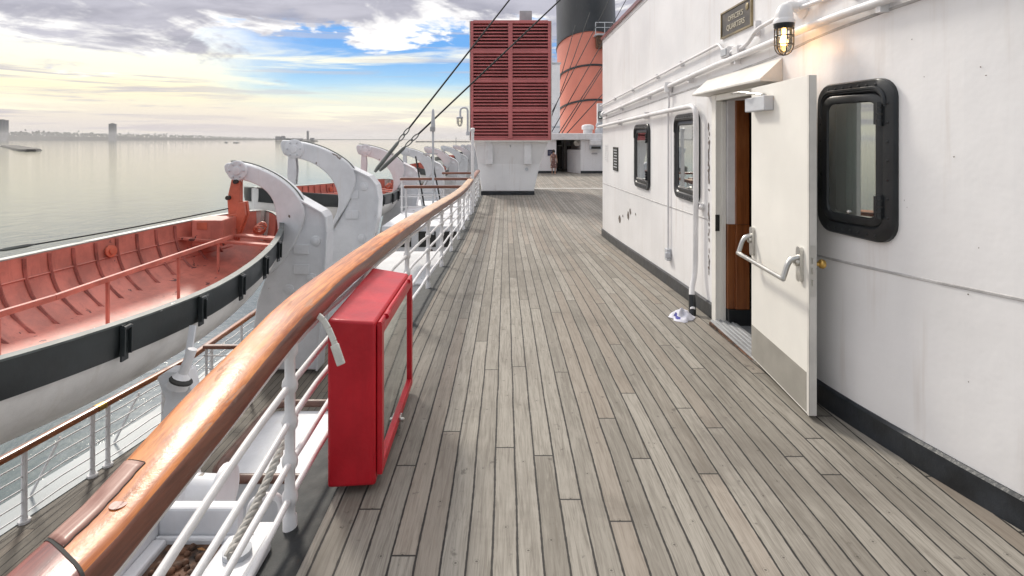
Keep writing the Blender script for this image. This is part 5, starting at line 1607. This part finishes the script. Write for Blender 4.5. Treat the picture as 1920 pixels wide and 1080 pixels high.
# ------------------------------------------------------------------ the person
PX = P(1038, 328, 31.0); PX.z = deck_z(31)
per = thing('person', 'small figure in a patterned dress walking under the navy sign', 'person', PX)
k = 1.34 / 1.7
me = bpy.data.meshes.new('body')
J = [(0, 0, .93), (0, 0, 1.12), (0, .01, 1.36), (0, -.01, 1.48), (0, -.02, 1.60), (0, -.02, 1.68),
     (.09, 0, .90), (.10, -.10, .50), (.10, -.04, .08), (.10, -.16, .03), (-.09, 0, .90), (-.09, .06, .50), (-.09, .18, .10), (-.09, .07, .04),
     (.17, 0, 1.36), (.21, .04, 1.10), (.24, -.06, .88), (.25, -.09, .80), (-.17, 0, 1.36), (-.21, -.05, 1.10), (-.22, -.16, .92), (-.22, -.2, .85)]
Rr = [.125, .115, .12, .05, .085, .06, .085, .055, .038, .03, .085, .055, .038, .03, .05, .038, .028, .022, .05, .038, .028, .022]
Ed = [(0, 1), (1, 2), (2, 3), (3, 4), (4, 5), (0, 6), (6, 7), (7, 8), (8, 9), (0, 10), (10, 11), (11, 12), (12, 13), (2, 14), (14, 15), (15, 16), (16, 17), (2, 18), (18, 19), (19, 20), (20, 21)]
me.from_pydata([Vector(p) * k for p in J], Ed, [])
me.materials.append(M['skin'])
bo = bpy.data.objects.new('body', me); COL.objects.link(bo); bo.parent = per
sk = bo.modifiers.new('skin', 'SKIN'); sk.use_smooth_shade = True
for i, v in enumerate(me.skin_vertices[0].data): v.radius = (Rr[i] * k, Rr[i] * k); v.use_root = (i == 0)
bo.modifiers.new('sub', 'SUBSURF').levels = 2; bo.modifiers['sub'].render_levels = 2
mb = MB(lambda p: PX + Vector(p) * k)
mb.lathe((0, 0, 0), [(.24, .46), (.235, .55), (.19, .80), (.15, 1.0), (.145, 1.12), (.165, 1.28), (.15, 1.40), (.07, 1.46)], 18)
mb.build('dress', M['dress'], per, smooth=60)
mb = MB(lambda p: PX + Vector(p) * k)
mb.lathe((0, .015, 0), [(.05, 1.50), (.105, 1.56), (.115, 1.64), (.09, 1.72), (.03, 1.755), (.002, 1.76)], 14)
mb.build('hair', M['hair'], per, smooth=60)

# ------------------------------------------------------------------ harbour
mb = MB(); n = 64
mb.add([(0, 0, WATER_Z)] + [(5800 * math.cos(6.28319 * i / n), 5800 * math.sin(6.28319 * i / n), WATER_Z) for i in range(n)], [(0, i + 1, (i + 1) % n + 1) for i in range(n)])
tag(mb.build('water', M['water'], smooth=0, face=(0, 0, 1)), kind='structure')
SD = 4300
prof = [(-700, 246), (-300, 248), (0, 246), (60, 245), (120, 247), (200, 249), (300, 251), (360, 253), (430, 256), (515, 258.5), (640, 260), (760, 261.5)]
mb = MB()
f_ = lambda u, v, w: (u, SD + w, v)
top_ = [(P(x_, 0, SD).x, WATER_Z + max(2., (262.1 - y_) * SD / 1050 * .40)) for x_, y_ in prof]
mb.prism(top_ + [(top_[-1][0] + 30, WATER_Z - 1), (top_[0][0] - 30, WATER_Z - 1)], f_, 0, 420)
tag(mb.build('shore', M['land'], smooth=0), kind='structure')
mb = MB(); r5 = random.Random(11)
ico = [(0, 0, 1), (.89, 0, .45), (.28, .85, .45), (-.72, .53, .45), (-.72, -.53, .45), (.28, -.85, .45), (.72, .53, -.45), (-.28, .85, -.45), (-.89, 0, -.45), (-.28, -.85, -.45), (.72, -.53, -.45), (0, 0, -1)]
icf = [(0, 1, 2), (0, 2, 3), (0, 3, 4), (0, 4, 5), (0, 5, 1), (1, 6, 2), (2, 7, 3), (3, 8, 4), (4, 9, 5), (5, 10, 1), (2, 6, 7), (3, 7, 8), (4, 8, 9), (5, 9, 10), (1, 10, 6), (6, 11, 7), (7, 11, 8), (8, 11, 9), (9, 11, 10), (10, 11, 6)]
for i in range(2300):
    px_ = r5.uniform(-600, 560); w = r5.uniform(2, 380); D = SD + w
    yt = lerp_tab(prof, px_)
    H_ = max(2.5, (262.1 - yt) * SD / 1050); hh_ = H_ * r5.uniform(.45, 1.0) * (1.25 if r5.random() < .05 else 1)
    r_ = r5.uniform(.16, .34) * max(9, H_ * .55)
    x_ = (px_ - 948) * D / 1050
    mb.add([(x_ + a * r_ * r5.uniform(.7, 1.2), D + b_ * r_, WATER_Z + hh_ - r_ * .9 + c_ * r_ * r5.uniform(.8, 1.15)) for a, b_, c_ in ico], icf)
tag(mb.build('far_woodland', M['tree'], smooth=0), 'dark tree line along the distant shore', 'trees', kind='stuff')


def tower(label, x0, x1, ytop, D, nb):
    a, b_ = P(x0, 0, D).x, P(x1, 0, D).x; z1 = P(0, ytop, D).z
    t_ = thing('tower_block', label, 'tower', ((a + b_) / 2, D, WATER_Z))
    mb = MB().box(a, b_, D, D + 25, WATER_Z, z1); mb.box(a + (b_ - a) * .3, b_ - (b_ - a) * .3, D + 5, D + 18, z1, z1 + 5); mb.build('walls', M['tower'], t_, smooth=0)
    mb = MB()
    for i in range(nb):
        z_ = WATER_Z + 20 + (z1 - WATER_Z - 22) * i / nb
        for j in range(3): mb.box(a + (b_ - a) * (.08 + .31 * j), a + (b_ - a) * (.30 + .31 * j), D - .4, D - .05, z_, z_ + (z1 - WATER_Z) / nb * .5)
    mb.build('windows', M['towerglass'], t_, smooth=0)


tower('lone grey tower block standing over the distant tree line', 203.5, 214.5, 232, 4280, 14)
tower('grey tower block at the far left end of the distant shore', -8, 11, 225, 4280, 14)
ID = 2100
mb = MB(); a = (P(510, 0, ID).x, ID); 
n = 24
q = P(549, 0, ID)
mb.lathe((q.x, ID + 40, WATER_Z - 1), [(80, 0), (76, 4), (70, 6), (2, 6.5)], n); tag(mb.build('island', M['stone'], smooth=0), kind='structure')
for (x0, x1, yt, lab, dd_) in ((514, 522, 256.2, 'low grey block at the outer end of the small island', 10), (524, 530, 255.5, 'grey block on the island between its low block and its middle', 14), (536, 566, 260, 'long low grey shed in the middle of the small island', 2), (580, 586, 259, 'low grey hut right of the slender island tower', 8)):
    mb = MB().box(P(x0, 0, ID).x, P(x1, 0, ID).x, ID + dd_, ID + dd_ + 14, WATER_Z + 4, P(0, yt, ID).z); mb.box(P(x0, 0, ID).x + 1, P(x1, 0, ID).x - 1, ID + dd_ + 2, ID + dd_ + 11, P(0, yt, ID).z, P(0, yt, ID).z + 1.2)
    o_ = mb.build('island_building', M['tower'], smooth=0, org=(P((x0 + x1) / 2, 0, ID).x, ID + 10, WATER_Z + 4)); tag(o_, lab, 'building')
q = P(575, 0, ID)
mb = MB(); mb.lathe((q.x, ID + 12, WATER_Z + 4), [(4.5, 0), (4.2, 30), (5, 31), (5, 34), (2, 36), (.4, 38)], 10)
o_ = mb.build('island_tower', M['tower'], smooth=30, org=(q.x, ID + 12, WATER_Z + 4)); tag(o_, 'slender grey tower rising from the small island', 'tower')
mb = MB()
A_, B_ = Vector((-770, 868, WATER_Z)), Vector((-462, 545, WATER_Z)); d_ = (B_ - A_).normalized(); s_ = Vector((-d_.y, d_.x, 0))
rows = []
for i in range(25):
    c = A_.lerp(B_, i / 24); w = 11 * (1 if 0 < i < 24 else .4) + r5.uniform(-1, 1)
    rows.append([c - s_ * w + Vector((0, 0, -.5)), c - s_ * w * .8 + Vector((0, 0, 1.6 + r5.uniform(-.2, .4))), c + s_ * w * .8 + Vector((0, 0, 1.8 + r5.uniform(-.2, .4))), c + s_ * w + Vector((0, 0, -.5))])
mb.loft(rows, closed=False)
o_ = mb.build('low_jetty', M['barge'], smooth=0, org=A_.lerp(B_, .5)); tag(o_, 'low dark jetty lying alone on the pale water', 'jetty')
mb = MB(); rows = []
for i in range(31):
    x_ = P(780 + 112 * i / 30, 0, 1900).x; z_ = WATER_Z + 2.6 + r5.uniform(-.4, .5)
    rows.append([(x_, 1892, WATER_Z - .5), (x_, 1896, z_), (x_, 1904, z_), (x_, 1908, WATER_Z - .5)])
mb.loft(rows, closed=False)
o_ = mb.build('breakwater', M['stone'], smooth=0, org=(P(836, 0, 1900).x, 1900, WATER_Z)); tag(o_, 'low stone breakwater on the horizon left of the red ventilator', 'breakwater')
mb = MB(); q = P(855, 0, 1900); mb.lathe((q.x, 1900, WATER_Z + 2), [(1.2, 0), (.8, 9), (1.5, 9.5), (1.5, 12), (.2, 13)], 8); o_ = mb.build('beacon', M['tower'], smooth=0, org=(q.x, 1900, WATER_Z + 2)); tag(o_, 'tiny beacon standing on the low breakwater', 'beacon')
for (x_, D, L_, lab) in ((424, 1500, 5, 'tiny dark launch far out, the smaller of two'), (443, 1450, 9, 'tiny pale cabin boat far out, the larger of two')):
    q = P(x_, 0, D); bt = thing('small_boat', lab, 'boat', (q.x, D, WATER_Z))
    mb = MB(); mb.loft([[(q.x - L_, D, WATER_Z + 1.6), (q.x + L_ * .7, D - 1.8, WATER_Z + 1.3), (q.x + L_, D, WATER_Z + 1.3), (q.x + L_ * .7, D + 1.8, WATER_Z + 1.3)], [(q.x - L_ * .8, D, WATER_Z - .3), (q.x + L_ * .7, D - 1.3, WATER_Z - .3), (q.x + L_ * .9, D, WATER_Z - .3), (q.x + L_ * .7, D + 1.3, WATER_Z - .3)]], caps=True); mb.build('hull', M['barge'], bt, smooth=0)
    mb = MB().box(q.x - L_ * .2, q.x + L_ * .4, D - 1.2, D + 1.2, WATER_Z + 1.3, WATER_Z + 3.4); mb.build('cabin', M['white'], bt, smooth=0)

# ------------------------------------------------------------------ haze
HAZE = True
if HAZE:
    m = bpy.data.materials.new('sea_haze'); m.use_nodes = True; t = NT(m.node_tree)
    t.n.remove(t.n['Principled BSDF'])
    pv = t.node('ShaderNodeVolumePrincipled'); pv.inputs['Color'].default_value = (.93, .92, .92, 1); pv.inputs['Density'].default_value = .00011; pv.inputs['Anisotropy'].default_value = .3
    t.l.new(pv.outputs[0], t.n['Material Output'].inputs['Volume'])
    mb = MB().box(-6000, 6000, -6000, 6000, WATER_Z - 3, 40)
    hz_ = mb.build('haze', m, smooth=0); tag(hz_, kind='stuff')
